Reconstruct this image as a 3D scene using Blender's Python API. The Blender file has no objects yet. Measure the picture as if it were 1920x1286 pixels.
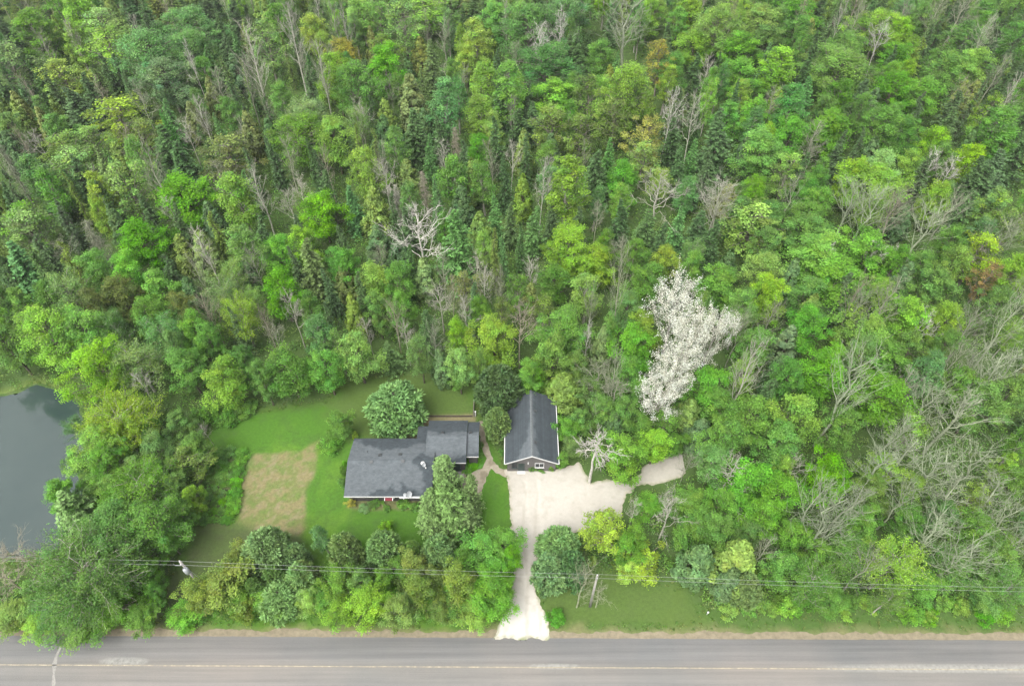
import bpy, math, random
import numpy as np
from math import radians as R

# ------------------------------------------------------------------ camera, sky, sun, exposure
scene = bpy.context.scene
CAM_H, PITCH, FPX = 83.0, R(49.0), 1280.0
cam_data = bpy.data.cameras.new('camera'); cam = bpy.data.objects.new('camera', cam_data)
scene.collection.objects.link(cam); scene.camera = cam
cam.location = (0, 0, CAM_H); cam.rotation_euler = (R(90) - PITCH, 0, 0)
cam_data.lens = 24.0; cam_data.sensor_width = 36.0
cam_data.clip_start = 0.5; cam_data.clip_end = 3000.0

SUN_EL, SUN_AZ = R(58), R(215)          # azimuth measured from +Y towards +X
world = bpy.data.worlds.new('World'); scene.world = world; world.use_nodes = True
wn = world.node_tree.nodes; wl = world.node_tree.links; wn.clear()
sky = wn.new('ShaderNodeTexSky'); sky.sky_type = 'NISHITA'; sky.sun_disc = False
sky.sun_elevation = SUN_EL; sky.sun_rotation = SUN_AZ
sky.air_density = 1.0; sky.dust_density = 4.0; sky.ozone_density = 1.0
hs = wn.new('ShaderNodeHueSaturation'); hs.inputs['Saturation'].default_value = 0.10
bgn = wn.new('ShaderNodeBackground'); bgn.inputs['Strength'].default_value = 0.15
won = wn.new('ShaderNodeOutputWorld')
wl.new(sky.outputs[0], hs.inputs['Color']); wl.new(hs.outputs[0], bgn.inputs['Color']); wl.new(bgn.outputs[0], won.inputs['Surface'])
sun_data = bpy.data.lights.new('sun', 'SUN'); sun_data.energy = 1.3; sun_data.angle = R(45); sun_data.color = (1.0, 0.965, 0.90)
sun = bpy.data.objects.new('sun', sun_data); scene.collection.objects.link(sun)
sun.rotation_euler = (R(90) - SUN_EL, 0, -SUN_AZ + math.pi)
scene.view_settings.view_transform = 'Standard'; scene.view_settings.look = 'None'
scene.view_settings.gamma = 1.0; scene.view_settings.use_curve_mapping = False
scene.view_settings.exposure = 1.6
cy = scene.cycles
cy.max_bounces = 4; cy.diffuse_bounces = 3; cy.glossy_bounces = 1; cy.transmission_bounces = 2; cy.transparent_max_bounces = 2
cy.use_adaptive_sampling = True; cy.adaptive_threshold = 0.02; cy.adaptive_min_samples = 24
cy.use_denoising = True; cy.caustics_reflective = False; cy.caustics_refractive = False

COL = scene.collection
rnd = random.Random(7)

# ------------------------------------------------------------------ photo pixel -> point at height z
def G(u, v, z=0.0):
    x = (u - 960) / FPX; y = -(v - 643) / FPX
    dy = y * math.sin(PITCH) + math.cos(PITCH); dz = y * math.cos(PITCH) - math.sin(PITCH)
    t = (z - CAM_H) / dz
    return (x * t, dy * t)
def px_per_m(X, Y, z=0.0):
    return FPX / (Y * math.cos(PITCH) + (CAM_H - z) * math.sin(PITCH))
def proj(X, Y, z=0.0):
    d = Y * math.cos(PITCH) + (CAM_H - z) * math.sin(PITCH)
    h = Y * math.sin(PITCH) - (CAM_H - z) * math.cos(PITCH)
    return 960 + FPX * X / d, 643 - FPX * h / d

# ------------------------------------------------------------------ materials
def new_mat(name):
    m = bpy.data.materials.new(name); m.use_nodes = True
    n = m.node_tree.nodes; l = m.node_tree.links
    return m, n, l, n['Principled BSDF']
def noise(n, l, scale, detail=4, rough=0.55, vec=None, dist=0.0):
    t = n.new('ShaderNodeTexNoise'); t.inputs['Scale'].default_value = scale
    t.inputs['Detail'].default_value = detail; t.inputs['Roughness'].default_value = rough
    t.inputs['Distortion'].default_value = dist
    if vec is not None: l.new(vec, t.inputs['Vector'])
    return t.outputs['Fac']
def ramp(n, l, fac, stops):
    r = n.new('ShaderNodeValToRGB'); e = r.color_ramp.elements
    while len(e) < len(stops): e.new(0.5)
    for i, (p, c) in enumerate(stops):
        e[i].position = p; e[i].color = (c[0], c[1], c[2], 1)
    l.new(fac, r.inputs['Fac']); return r.outputs['Color']
def mix(n, l, fac, a, b, mode='MIX'):
    m = n.new('ShaderNodeMix'); m.data_type = 'RGBA'; m.blend_type = mode
    for s, i in ((fac, 0), (a, 6), (b, 7)):
        if hasattr(s, 'links'): l.new(s, m.inputs[i])
        elif i == 0: m.inputs[0].default_value = s
        else: m.inputs[i].default_value = (s[0], s[1], s[2], 1)
    return m.outputs[2]
def world_pos(n):
    return n.new('ShaderNodeNewGeometry').outputs['Position']
def bump(n, l, b, height, strength, distance=0.05):
    k = n.new('ShaderNodeBump'); k.inputs['Strength'].default_value = strength; k.inputs['Distance'].default_value = distance
    l.new(height, k.inputs['Height']); l.new(k.outputs[0], b.inputs['Normal'])
PAINT = 0.6
def plain(name, col, rough=0.6, var=0.12, scale=6.0, metal=0.0, spec=0.4):
    m, n, l, b = new_mat(name)
    f = noise(n, l, scale, 4, 0.6, world_pos(n)); col = tuple(c * PAINT for c in col)
    lo = tuple(c * (1 - var) for c in col); hi = tuple(min(1, c * (1 + var)) for c in col)
    l.new(ramp(n, l, f, [(0.3, lo), (0.7, hi)]), b.inputs['Base Color'])
    b.inputs['Roughness'].default_value = rough; b.inputs['Metallic'].default_value = metal
    b.inputs['Specular IOR Level'].default_value = spec
    return m

def leaf_material(name, transl=0.3, rough=0.55, spec=0.25):
    m, n, l, b = new_mat(name)
    oi = n.new('ShaderNodeObjectInfo')
    at = n.new('ShaderNodeAttribute'); at.attribute_name = 'tint'
    c = mix(n, l, 1.0, oi.outputs['Color'], at.outputs['Color'], 'MULTIPLY')
    l.new(c, b.inputs['Base Color'])
    b.inputs['Roughness'].default_value = rough; b.inputs['Specular IOR Level'].default_value = spec
    tr = n.new('ShaderNodeBsdfTranslucent')
    l.new(mix(n, l, 1.0, c, (1.15, 1.25, 0.65), 'MULTIPLY'), tr.inputs['Color'])
    ms = n.new('ShaderNodeMixShader'); ms.inputs[0].default_value = transl
    out = n['Material Output']
    l.new(b.outputs[0], ms.inputs[1]); l.new(tr.outputs[0], ms.inputs[2]); l.new(ms.outputs[0], out.inputs['Surface'])
    return m
M_LEAF = leaf_material('broad_leaves', 0.38)
M_NEEDLE = leaf_material('needles', 0.12, 0.6, 0.2)
M_PETAL = leaf_material('petals', 0.25, 0.7, 0.1)
def bark_material(name):
    m, n, l, b = new_mat(name)
    oi = n.new('ShaderNodeObjectInfo')
    f = noise(n, l, 3.0, 5, 0.65, world_pos(n))
    l.new(mix(n, l, 1.0, oi.outputs['Color'], ramp(n, l, f, [(0.3, (0.6, 0.6, 0.58)), (0.7, (1.25, 1.22, 1.18))]), 'MULTIPLY'), b.inputs['Base Color'])
    b.inputs['Roughness'].default_value = 0.85; b.inputs['Specular IOR Level'].default_value = 0.15
    return m
M_BARK = bark_material('bark')

# ------------------------------------------------------------------ mesh tools
def tag(o, label=None, cat=None, group=None, kind=None):
    if label: o['label'] = label
    if cat: o['category'] = cat
    if group: o['group'] = group
    if kind: o['kind'] = kind
    return o
def link(name, me, parent=None):
    o = bpy.data.objects.new(name, me); COL.objects.link(o)
    if parent is not None: o.parent = parent
    return o
def empty(name, loc=(0, 0, 0), rz=0.0):
    o = bpy.data.objects.new(name, None); COL.objects.link(o)
    o.location = loc; o.rotation_euler = (0, 0, rz); o.empty_display_size = 0.3
    return o
def quad_mesh(name, V, F, mat, tint=None, smooth=False):
    """V (n,3), F (m,4) numpy arrays -> mesh"""
    me = bpy.data.meshes.new(name)
    V = np.ascontiguousarray(V, dtype=np.float32); F = np.ascontiguousarray(F, dtype=np.int32)
    me.vertices.add(len(V)); me.vertices.foreach_set('co', V.ravel())
    me.loops.add(F.size); me.loops.foreach_set('vertex_index', F.ravel())
    me.polygons.add(len(F)); me.polygons.foreach_set('loop_start', np.arange(0, F.size, F.shape[1], dtype=np.int32))
    me.update(calc_edges=True)
    if tint is not None:
        a = me.attributes.new('tint', 'FLOAT_COLOR', 'POINT')
        c = np.ones((len(V), 4), np.float32); c[:, :3] = tint
        a.data.foreach_set('color', c.ravel())
    if smooth: me.polygons.foreach_set('use_smooth', np.ones(len(F), bool))
    me.materials.append(mat)
    return me
class MB:
    """collects boxes, prisms and tubes into one mesh"""
    def __init__(s): s.v = []; s.f = []
    def add(s, verts, faces):
        k = len(s.v); s.v += [tuple(p) for p in verts]; s.f += [tuple(i + k for i in f) for f in faces]; return s
    def box(s, x0, x1, y0, y1, z0, z1):
        return s.add([(x0, y0, z0), (x1, y0, z0), (x1, y1, z0), (x0, y1, z0), (x0, y0, z1), (x1, y0, z1), (x1, y1, z1), (x0, y1, z1)],
                     [(0, 3, 2, 1), (4, 5, 6, 7), (0, 1, 5, 4), (1, 2, 6, 5), (2, 3, 7, 6), (3, 0, 4, 7)])
    def slab(s, quad, t):
        """quad of 4 points, counter-clockwise from above, thickened downwards by t"""
        return s.add(list(quad) + [(p[0], p[1], p[2] - t) for p in quad], [(0, 1, 2, 3), (7, 6, 5, 4), (0, 4, 5, 1), (1, 5, 6, 2), (2, 6, 7, 3), (3, 7, 4, 0)])
    def tube(s, pts, rads, k=8, cap=True):
        P = np.array(pts, float); n = len(P); T = np.gradient(P, axis=0); T /= np.linalg.norm(T, axis=1)[:, None]
        ref = np.array([0, 0, 1.0]) if abs(T[0][2]) < 0.9 else np.array([1.0, 0, 0])
        V = []
        for i in range(n):
            a = np.cross(T[i], ref); a /= np.linalg.norm(a); b = np.cross(T[i], a)
            for j in range(k):
                t = 2 * math.pi * j / k; V.append(P[i] + rads[i] * (math.cos(t) * a + math.sin(t) * b))
        Fc = [(i * k + j, i * k + (j + 1) % k, (i + 1) * k + (j + 1) % k, (i + 1) * k + j) for i in range(n - 1) for j in range(k)]
        if cap: Fc += [tuple(range(k))[::-1], tuple((n - 1) * k + j for j in range(k))]
        return s.add(V, Fc)
    def build(s, name, mat, parent=None, smooth=False):
        me = bpy.data.meshes.new(name); me.from_pydata(s.v, [], s.f); me.materials.append(mat)
        if smooth:
            me.polygons.foreach_set('use_smooth', np.ones(len(me.polygons), bool))
        me.update()
        return link(name, me, parent)

# numpy value noise, poly distance
def vnoise(x, y, seed=0):
    xi = np.floor(x).astype(np.int64); yi = np.floor(y).astype(np.int64); fx = x - xi; fy = y - yi
    fx = fx * fx * (3 - 2 * fx); fy = fy * fy * (3 - 2 * fy)
    def h(a, b):
        n = (a * 374761393 + b * 668265263 + seed * 1442695041) & 0xffffffff
        n = ((n ^ (n >> 13)) * 1274126177) & 0xffffffff
        return ((n ^ (n >> 16)) & 0xffff) / 65535.0
    return (h(xi, yi) * (1 - fx) + h(xi + 1, yi) * fx) * (1 - fy) + (h(xi, yi + 1) * (1 - fx) + h(xi + 1, yi + 1) * fx) * fy
def fbm(x, y, seed=0, o=4):
    s = 0; a = 0.5; t = 0
    for i in range(o):
        s = s + a * vnoise(x * 2 ** i, y * 2 ** i, seed + i); t += a; a *= 0.5
    return s / t
def sdf(poly, X, Y):
    """signed distance, negative inside"""
    P = np.array(poly, float); d = np.full(X.shape, 1e9); ins = np.zeros(X.shape, bool)
    for i in range(len(P)):
        a = P[i]; b = P[(i + 1) % len(P)]; e = b - a
        t = np.clip(((X - a[0]) * e[0] + (Y - a[1]) * e[1]) / (e @ e + 1e-12), 0, 1)
        d = np.minimum(d, np.hypot(X - a[0] - t * e[0], Y - a[1] - t * e[1]))
        c = ((a[1] > Y) != (b[1] > Y))
        with np.errstate(divide='ignore', invalid='ignore'):
            xx = (b[0] - a[0]) * (Y - a[1]) / (b[1] - a[1] + 1e-15) + a[0]
        ins ^= c & (X < xx)
    return np.where(ins, -d, d)
def line_d(pts, X, Y):
    d = np.full(X.shape, 1e9)
    for a, b in zip(pts[:-1], pts[1:]):
        a = np.array(a); b = np.array(b); e = b - a
        t = np.clip(((X - a[0]) * e[0] + (Y - a[1]) * e[1]) / (e @ e + 1e-12), 0, 1)
        d = np.minimum(d, np.hypot(X - a[0] - t * e[0], Y - a[1] - t * e[1]))
    return d
def sst(e0, e1, x):
    t = np.clip((x - e0) / (e1 - e0), 0, 1); return t * t * (3 - 2 * t)
def gp(pts, z=0.0): return [G(u, v, z) for u, v in pts]
def hc(x, y): return (600 + x * 0.2606, 680 + y * 0.2606)       # house close-up coordinates -> photo pixel
def grid(x0, x1, y0, y1, res):
    nx = int((x1 - x0) / res) + 1; ny = int((y1 - y0) / res) + 1
    X, Y = np.meshgrid(np.linspace(x0, x1, nx), np.linspace(y0, y1, ny)); return X, Y
def grid_faces(ny, nx, keep=None):
    i = np.arange(ny * nx).reshape(ny, nx)
    F = np.stack([i[:-1, :-1], i[:-1, 1:], i[1:, 1:], i[1:, :-1]], -1).reshape(-1, 4)
    if keep is not None: F = F[keep.reshape(-1)]
    return F
def sheet(name, d, X, Y, Z, mat, tint=None):
    """the part of a grid where d < 0, snapped towards d == 0, as one sheet"""
    V = np.stack([X, Y, Z * np.ones_like(X)], -1).reshape(-1, 3)
    m = d < 0; keep = m[:-1, :-1] | m[1:, :-1] | m[:-1, 1:] | m[1:, 1:]
    gy, gx = np.gradient(d, Y[1, 0] - Y[0, 0], X[0, 1] - X[0, 0])
    push = np.where(d > 0, d, 0) / np.maximum(np.hypot(gx, gy), 0.3); step = (X[0, 1] - X[0, 0]) * 1.5
    push = np.minimum(push, step)
    V[:, 0] -= (push * gx / np.maximum(np.hypot(gx, gy), 0.3)).ravel(); V[:, 1] -= (push * gy / np.maximum(np.hypot(gx, gy), 0.3)).ravel()
    F = grid_faces(*X.shape, keep)
    used = np.unique(F); lut = np.full(len(V), -1); lut[used] = np.arange(len(used))
    return link(name, quad_mesh(name, V[used], lut[F], mat, None if tint is None else tint.reshape(-1, 3)[used]))

# ------------------------------------------------------------------ setting: ground, yard, pond, road, driveway
def ground_material():
    m, n, l, b = new_mat('forest_floor')
    p = world_pos(n)
    f = noise(n, l, 0.6, 6, 0.65, p)
    l.new(ramp(n, l, f, [(0.3, (0.035, 0.05, 0.02)), (0.5, (0.05, 0.09, 0.022)), (0.68, (0.075, 0.10, 0.035))]), b.inputs['Base Color'])
    b.inputs['Roughness'].default_value = 0.95; b.inputs['Specular IOR Level'].default_value = 0.1
    bump(n, l, b, noise(n, l, 5, 5, 0.7, p), 0.7, 0.15)
    return m
M_GROUND = ground_material()
S = 900.0
gx = np.array([[-S, -S, -0.02], [S, -S, -0.02], [S, S, -0.02], [-S, S, -0.02]])
tag(link('ground', quad_mesh('ground', gx, np.array([[0, 1, 2, 3]]), M_GROUND)), kind='structure')

def tinted(name, scale, lo, hi, rough=0.9, bstr=0.5, bscale=8.0, bd=0.05, fine=25.0):
    """colour from the sheet's own tint attribute, broken up by two noises"""
    m, n, l, b = new_mat(name); p = world_pos(n)
    at = n.new('ShaderNodeAttribute'); at.attribute_name = 'tint'
    f = noise(n, l, scale, 6, 0.65, p); g = noise(n, l, fine, 3, 0.7, p)
    c = mix(n, l, 1.0, at.outputs['Color'], ramp(n, l, f, [(0.3, (lo,) * 3), (0.7, (hi,) * 3)]), 'MULTIPLY')
    c = mix(n, l, 1.0, c, ramp(n, l, g, [(0.25, (lo * 1.03,) * 3), (0.75, (hi * 0.98,) * 3)]), 'MULTIPLY')
    l.new(c, b.inputs['Base Color'])
    b.inputs['Roughness'].default_value = rough; b.inputs['Specular IOR Level'].default_value = 0.15
    bump(n, l, b, noise(n, l, bscale, 5, 0.7, p), bstr, bd)
    return m
M_YARD = tinted('grass_and_soil', 2.6, 0.82, 1.18, 0.9, 0.25, 9.0, 0.04, 8.0)
M_GRAVEL = tinted('limestone_gravel', 2.0, 0.93, 1.05, 0.95, 0.5, 14.0, 0.03)
M_PATH = tinted('path_gravel', 3.0, 0.8, 1.15, 0.95, 0.6, 14.0, 0.04)

ROAD_L, ROAD_R = G(0, 1191), G(1920, 1200)
def road_y(x, v0=0.0):                                   # north edge of the asphalt
    k = (ROAD_R[1] - ROAD_L[1]) / (ROAD_R[0] - ROAD_L[0]); return ROAD_L[1] + k * (x - ROAD_L[0]) + v0

YARD = gp([(385, 800), (440, 772), (520, 762), (610, 752), (640, 700), (890, 700), (905, 790), (945, 860), (962, 900), (985, 1060), (960, 1160), (930, 1195), (290, 1195), (285, 1140), (350, 1000), (385, 960), (378, 850)])
RLAWN = gp([(1015, 1180), (1012, 1095), (1070, 1062), (1185, 1080), (1290, 1105), (1330, 1172)])
OLIVE = gp([(630, 690), (890, 695), (890, 790), (790, 805), (760, 830), (655, 825), (620, 770)])
PATCH = gp([(471, 853), (560, 845), (600, 826), (592, 880), (576, 920), (572, 990), (560, 1005), (480, 1000), (441, 985), (455, 905)])
BACKDIRT = gp([(757, 826), (782, 783), (890, 777), (892, 791), (803, 797), (797, 812), (785, 826)])
VERGE = gp([(330, 1075), (372, 990), (440, 985), (560, 1004), (590, 1040), (430, 1080), (350, 1140), (310, 1185), (270, 1180)])
DRIVE = gp([(926, 1197), (940, 1160), (955, 1120), (962, 1080), (962, 1030), (958, 980), (955, 920), (951, 896), (944, 878), (1044, 879), (1066, 873), (1085, 867), (1097, 884), (1105, 905),
            (1130, 898), (1172, 905), (1196, 893), (1208, 873), (1240, 861), (1275, 850), (1300, 851), (1306, 868), (1285, 890), (1245, 905), (1196, 912), (1178, 926), (1168, 946), (1166, 968),
            (1135, 976), (1100, 994), (1045, 1006), (1012, 1035), (1000, 1062), (1003, 1100), (1014, 1130), (1026, 1160), (1033, 1197)])
POND = gp([(-700, 770), (-100, 752), (10, 742), (70, 722), (118, 736), (150, 760), (165, 890), (140, 960), (140, 1034), (0, 1046), (-500, 1060)])

X, Y = grid(-95, 90, 26.0, 80, 0.3)
wx = (fbm(X * 0.5, Y * 0.5, 3) - 0.5) * 2.2; wy = (fbm(X * 0.5, Y * 0.5, 9) - 0.5) * 2.2
def region(poly, feather=0.5):
    return 1 - sst(-feather, feather, sdf(poly, X + wx * feather, Y + wy * feather))
def lay(col, c, w): return col * (1 - w[..., None]) + np.array(c) * w[..., None]
n1 = fbm(X * 0.25, Y * 0.25, 21); n2 = fbm(X * 0.9, Y * 0.9, 33); n3 = fbm(X * 2.2, Y * 2.2, 41)
col = np.zeros(X.shape + (3,)) + np.array([0.05, 0.085, 0.022])
yard = np.maximum(region(YARD, 0.5), region(RLAWN, 0.9))
vfront = 1 - sst(4.2, 6.0, Y - road_y(X) + wx + 2.6 * sst(20, 27, X))                 # mown strip beside the road
col = lay(col, (0.045, 0.085, 0.018), vfront)
lawn = np.zeros(X.shape + (3,)) + np.array([0.046, 0.110, 0.012])
lawn = lay(lawn, (0.062, 0.128, 0.014), sst(0.5, 0.72, n1)); lawn = lay(lawn, (0.042, 0.088, 0.016), sst(0.52, 0.75, n2) * 0.6)
lawn = lay(lawn, (0.056, 0.092, 0.020), region(OLIVE, 1.6)); lawn = lay(lawn, (0.060, 0.105, 0.022), region(RLAWN, 1.2) * 0.6)
edge = sst(-1.6, 0.0, sdf(YARD, X, Y)); lawn = lay(lawn, (0.055, 0.072, 0.022), edge * 0.5)
col = col * (1 - yard[..., None]) + lawn * yard[..., None]
pw = region(PATCH, 0.45)
pc = np.zeros(X.shape + (3,)) + np.array([0.142, 0.126, 0.060])
pc = lay(pc, (0.085, 0.115, 0.030), sst(0.40, 0.60, n2) * 0.75); pc = lay(pc, (0.075, 0.12, 0.028), sst(0.54, 0.66, fbm(X * 1.6, Y * 1.6, 91)) * 0.6); pc = lay(pc, (0.170, 0.145, 0.088), sst(0.55, 0.75, n3) * 0.6)
pc = lay(pc, (0.21, 0.20, 0.07), sst(-8.4, -6, -Y + 39 - 3 + wy) * 0.0)
col = col * (1 - pw[..., None]) + pc * pw[..., None]
vd = region(VERGE, 0.9); col = lay(col, (0.052, 0.066, 0.026), vd * (0.7 + 0.3 * n2))
col = lay(col, (0.17, 0.14, 0.08), region(BACKDIRT, 0.35) * (0.6 + 0.4 * n3))
dry = (1 - sst(0.2, 1.9, Y - road_y(X) + wx * 0.9)); col = lay(col, (0.14, 0.13, 0.065), dry * 0.75)
gard = region(gp([(382, 850), (462, 848), (458, 900), (440, 960), (425, 992), (370, 990), (372, 900)]), 0.4); col = lay(col, (0.065, 0.085, 0.03), gard)
bed = region(gp([hc(1020, 690), hc(1165, 640), hc(1175, 740), hc(1110, 790), hc(1020, 780)]), 0.2); col = lay(col, (0.06, 0.16, 0.025), bed)
fbed = region(gp([hc(205, 968), hc(745, 968), hc(740, 1040), hc(560, 1055), hc(400, 1065), hc(190, 1040)]), 0.3); col = lay(col, (0.11, 0.10, 0.05), fbed * 0.8)
pond_d = sdf(POND, X, Y)
bank = (1 - sst(0.2, 2.6, pond_d)); col = lay(col, (0.085, 0.12, 0.03), bank)
h = 0.02 * (n2 - 0.5) + 0.0
Z = np.where(pond_d < 0.8, -0.12 * sst(0.8, -0.4, pond_d) * 1.0, 0.0)
drv = sdf(DRIVE, X, Y)
V = np.stack([X, Y, Z], -1).reshape(-1, 3)
lawn_o = link('lawn', quad_mesh('lawn', V, grid_faces(*X.shape, None), M_YARD, col.reshape(-1, 3)))
tag(lawn_o, kind='structure')

# pond
m, n, l, b = new_mat('pond_water'); p = world_pos(n)
l.new(ramp(n, l, noise(n, l, 0.08, 3, 0.5, p), [(0.35, (0.020, 0.035, 0.032)), (0.65, (0.030, 0.046, 0.041))]), b.inputs['Base Color'])
b.inputs['Roughness'].default_value = 0.06; b.inputs['IOR'].default_value = 1.6; b.inputs['Specular IOR Level'].default_value = 0.6
bump(n, l, b, noise(n, l, 1.2, 3, 0.5, p), 0.05, 0.03)
M_WATER = m
XP, YP = grid(-160, -58, 32, 68, 0.5)
dp = sdf(POND, XP, YP)
tag(sheet('pond_water', dp + (fbm(XP * .4, YP * .4, 5) - .5) * 1.2, XP, YP, 0.02, M_WATER), kind='structure')

# road with shoulder, centre line, crack seal
def asphalt():
    m, n, l, b = new_mat('asphalt'); p = world_pos(n)
    sx = n.new('ShaderNodeSeparateXYZ'); l.new(p, sx.inputs[0])
    mp = n.new('ShaderNodeMapping'); mp.inputs['Scale'].default_value = (0.02, 1.1, 1); l.new(p, mp.inputs['Vector'])
    streak = noise(n, l, 1.6, 5, 0.6, mp.outputs[0])
    base = ramp(n, l, streak, [(0.3, (0.100, 0.099, 0.096)), (0.7, (0.140, 0.137, 0.132))])
    blot = noise(n, l, 0.07, 4, 0.6, p)
    base = mix(n, l, 1.0, base, ramp(n, l, blot, [(0.35, (0.9, 0.92, 0.93)), (0.65, (1.1, 1.06, 1.03))]), 'MULTIPLY')
    fine = noise(n, l, 14, 3, 0.8, p)
    base = mix(n, l, 1.0, base, ramp(n, l, fine, [(0.3, (0.86,) * 3), (0.7, (1.14,) * 3)]), 'MULTIPLY')
    # pale worn streaks beside the centre line
    k = (ROAD_R[1] - ROAD_L[1]) / (ROAD_R[0] - ROAD_L[0])
    def math_(op, a, b_=0.0, c_=0.0):
        q = n.new('ShaderNodeMath'); q.operation = op
        for i, s in enumerate((a, b_, c_)):
            if hasattr(s, 'links'): l.new(s, q.inputs[i])
            else: q.inputs[i].default_value = s
        return q.outputs[0]
    cy_ = math_('MULTIPLY_ADD', sx.outputs[0], k, (ROAD_L[1] - k * ROAD_L[0]) - 3.22)
    dy = math_('SUBTRACT', sx.outputs[1], cy_)
    lane = math_('SMOOTH_MIN', math_('ABSOLUTE', dy), 4.0, 0.1)
    lanecol = ramp(n, l, math_('MULTIPLY_ADD', dy, 0.12, 0.5), [(0.25, (1.10, 1.08, 1.06)), (0.5, (1.12, 1.08, 1.03)), (0.62, (0.95, 0.95, 0.96)), (0.85, (0.80, 0.81, 0.82))])
    base = mix(n, l, 1.0, base, lanecol, 'MULTIPLY')
    for (xa, xb, off, wd) in ((-47.5, -41.5, 0.45, 0.5), (1.5, 8.0, 0.12, 0.35), (34.0, 75.0, 0.08, 0.55)):
        ax = math_('MULTIPLY', math_('SUBTRACT', sx.outputs[0], (xa + xb) / 2), 2.0 / (xb - xa))
        ay = math_('DIVIDE', math_('SUBTRACT', dy, off), wd)
        r2 = math_('ADD', math_('POWER', math_('ABSOLUTE', ax), 4.0), math_('POWER', math_('ABSOLUTE', ay), 2.0))
        msk = math_('MULTIPLY', math_('SUBTRACT', 1.0, math_('MINIMUM', r2, 1.0)), math_('MULTIPLY_ADD', noise(n, l, 2.2, 5, 0.75, p), 3.2, -1.0))
        q = n.new('ShaderNodeClamp'); l.new(msk, q.inputs[0])
        base = mix(n, l, q.outputs[0], base, (0.215, 0.215, 0.195))
    l.new(base, b.inputs['Base Color']); b.inputs['Roughness'].default_value = 0.85; b.inputs['Specular IOR Level'].default_value = 0.25
    bump(n, l, b, fine, 0.25, 0.01)
    return m
M_ASPHALT = asphalt()
XR, YR = grid(-240, 240, 6, 29, 0.5)
xs = np.concatenate([np.arange(-240, -75, 5.0), np.arange(-75, 75, 0.25), np.arange(75, 241, 5.0)])
def strip(name, y_hi, y_lo, z, mat, rag_hi=0.0, rag_lo=0.0, seed=1, tint=None, rows=2):
    hi = np.array([road_y(x) for x in xs]) + y_hi + rag_hi * (fbm(xs * 0.9, xs * 0 + seed, seed, 5) - 0.5) * 2
    lo = np.array([road_y(x) for x in xs]) + y_lo + rag_lo * (fbm(xs * 0.9, xs * 0 + seed + 7, seed + 3, 5) - 0.5) * 2
    V = np.concatenate([np.stack([xs, lo, xs * 0 + z], -1), np.stack([xs, hi, xs * 0 + z], -1)])
    k = len(xs); i = np.arange(k - 1); F = np.stack([i, i + 1, i + 1 + k, i + k], -1)
    tc = None if tint is None else np.tile(np.array(tint), (2 * k, 1))
    return tag(link(name, quad_mesh(name, V, F, mat, tc)), kind='structure')
M_SHOULDER = tinted('sandy_shoulder', 1.8, 0.75, 1.2, 0.95, 0.5, 10, 0.04)
strip('road_shoulder', 0.75, -0.3, 0.006, M_SHOULDER, 0.42, 0.0, 3, (0.165, 0.142, 0.098))
strip('road', 0.0, -7.0, 0.014, M_ASPHALT, 0.07, 0.07, 5)
strip('far_road_shoulder', -6.95, -8.6, 0.006, M_SHOULDER, 0.0, 0.3, 8, (0.20, 0.16, 0.115))
m, n, l, b = new_mat('worn_yellow_paint'); p = world_pos(n)
f = noise(n, l, 1.6, 6, 0.8, p)
l.new(ramp(n, l, f, [(0.40, (0.14, 0.13, 0.115)), (0.50, (0.20, 0.175, 0.12)), (0.62, (0.30, 0.26, 0.185))]), b.inputs['Base Color'])
b.inputs['Roughness'].default_value = 0.8
strip('centre_line_marking', -3.16, -3.27, 0.019, m, 0.025, 0.025, 11)
m_crack = plain('crack_sealant', (0.30, 0.29, 0.265), 0.9, 0.25, 4.0)
cp = gp([(116, 1203), (113, 1215), (106, 1228), (103, 1245), (101, 1262), (101, 1279), (100, 1290)])
cw = [0.06, 0.16, 0.12, 0.34, 0.1, 0.24, 0.1]
V = []; F = []
for i in range(len(cp)):
    V += [(cp[i][0] - cw[i], cp[i][1], 0.019), (cp[i][0] + cw[i] * rnd.uniform(.7, 1.3), cp[i][1], 0.019)]
    if i: F.append((2 * i - 2, 2 * i - 1, 2 * i + 1, 2 * i))
tag(link('road_crack_seal', quad_mesh('road_crack_seal', np.array(V), np.array(F), m_crack)), kind='structure')

# driveway and garden path
XD, YD = grid(-4, 24, 25.5, 56, 0.16)
dd = sdf(DRIVE, XD, YD) + (fbm(XD * 1.3, YD * 1.3, 17) - 0.5) * 0.7
tc = np.zeros(XD.shape + (3,)) + np.array([0.325, 0.306, 0.268])
far = sst(11, 17, XD); tc = lay(tc, (0.29, 0.272, 0.234), far)
near = sst(34, 27.5, YD); tc = lay(tc, (0.375, 0.36, 0.33), near)
tracks = np.minimum(np.abs(XD - 2.0 - (fbm(YD * .15, YD * 0, 2) - .5) * 2), np.abs(XD - 3.7 - (fbm(YD * .15, YD * 0, 4) - .5) * 2))
tc = lay(tc, (0.37, 0.35, 0.31), sst(0.5, 0.1, tracks) * 0.6)
tc = lay(tc, (0.30, 0.28, 0.242), sst(0.52, 0.75, fbm(XD * .35, YD * .35, 8)) * 0.7)
tc = lay(tc, (0.29, 0.25, 0.185), sst(-0.5, 0.05, dd) * 0.5)
tc = lay(tc, (0.20, 0.185, 0.145), sst(0.60, 0.74, fbm(XD * 1.1, YD * 1.1, 51)) * 0.2)
tc = lay(tc, (0.12, 0.15, 0.06), sst(-0.45, 0.05, dd) * sst(0.45, 0.62, fbm(XD * 2.1, YD * 2.1, 57)) * 0.8)
rut = np.minimum(np.abs(XD - 1.6 - (fbm(YD * .12, YD * 0, 22) - .5) * 3), np.abs(XD - 3.2 - (fbm(YD * .12, YD * 0, 22) - .5) * 3)); tc = lay(tc, (0.265, 0.243, 0.205), sst(0.30, 0.08, rut) * (YD < 47) * (0.25 + 0.4 * fbm(XD, YD, 3)))
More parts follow.
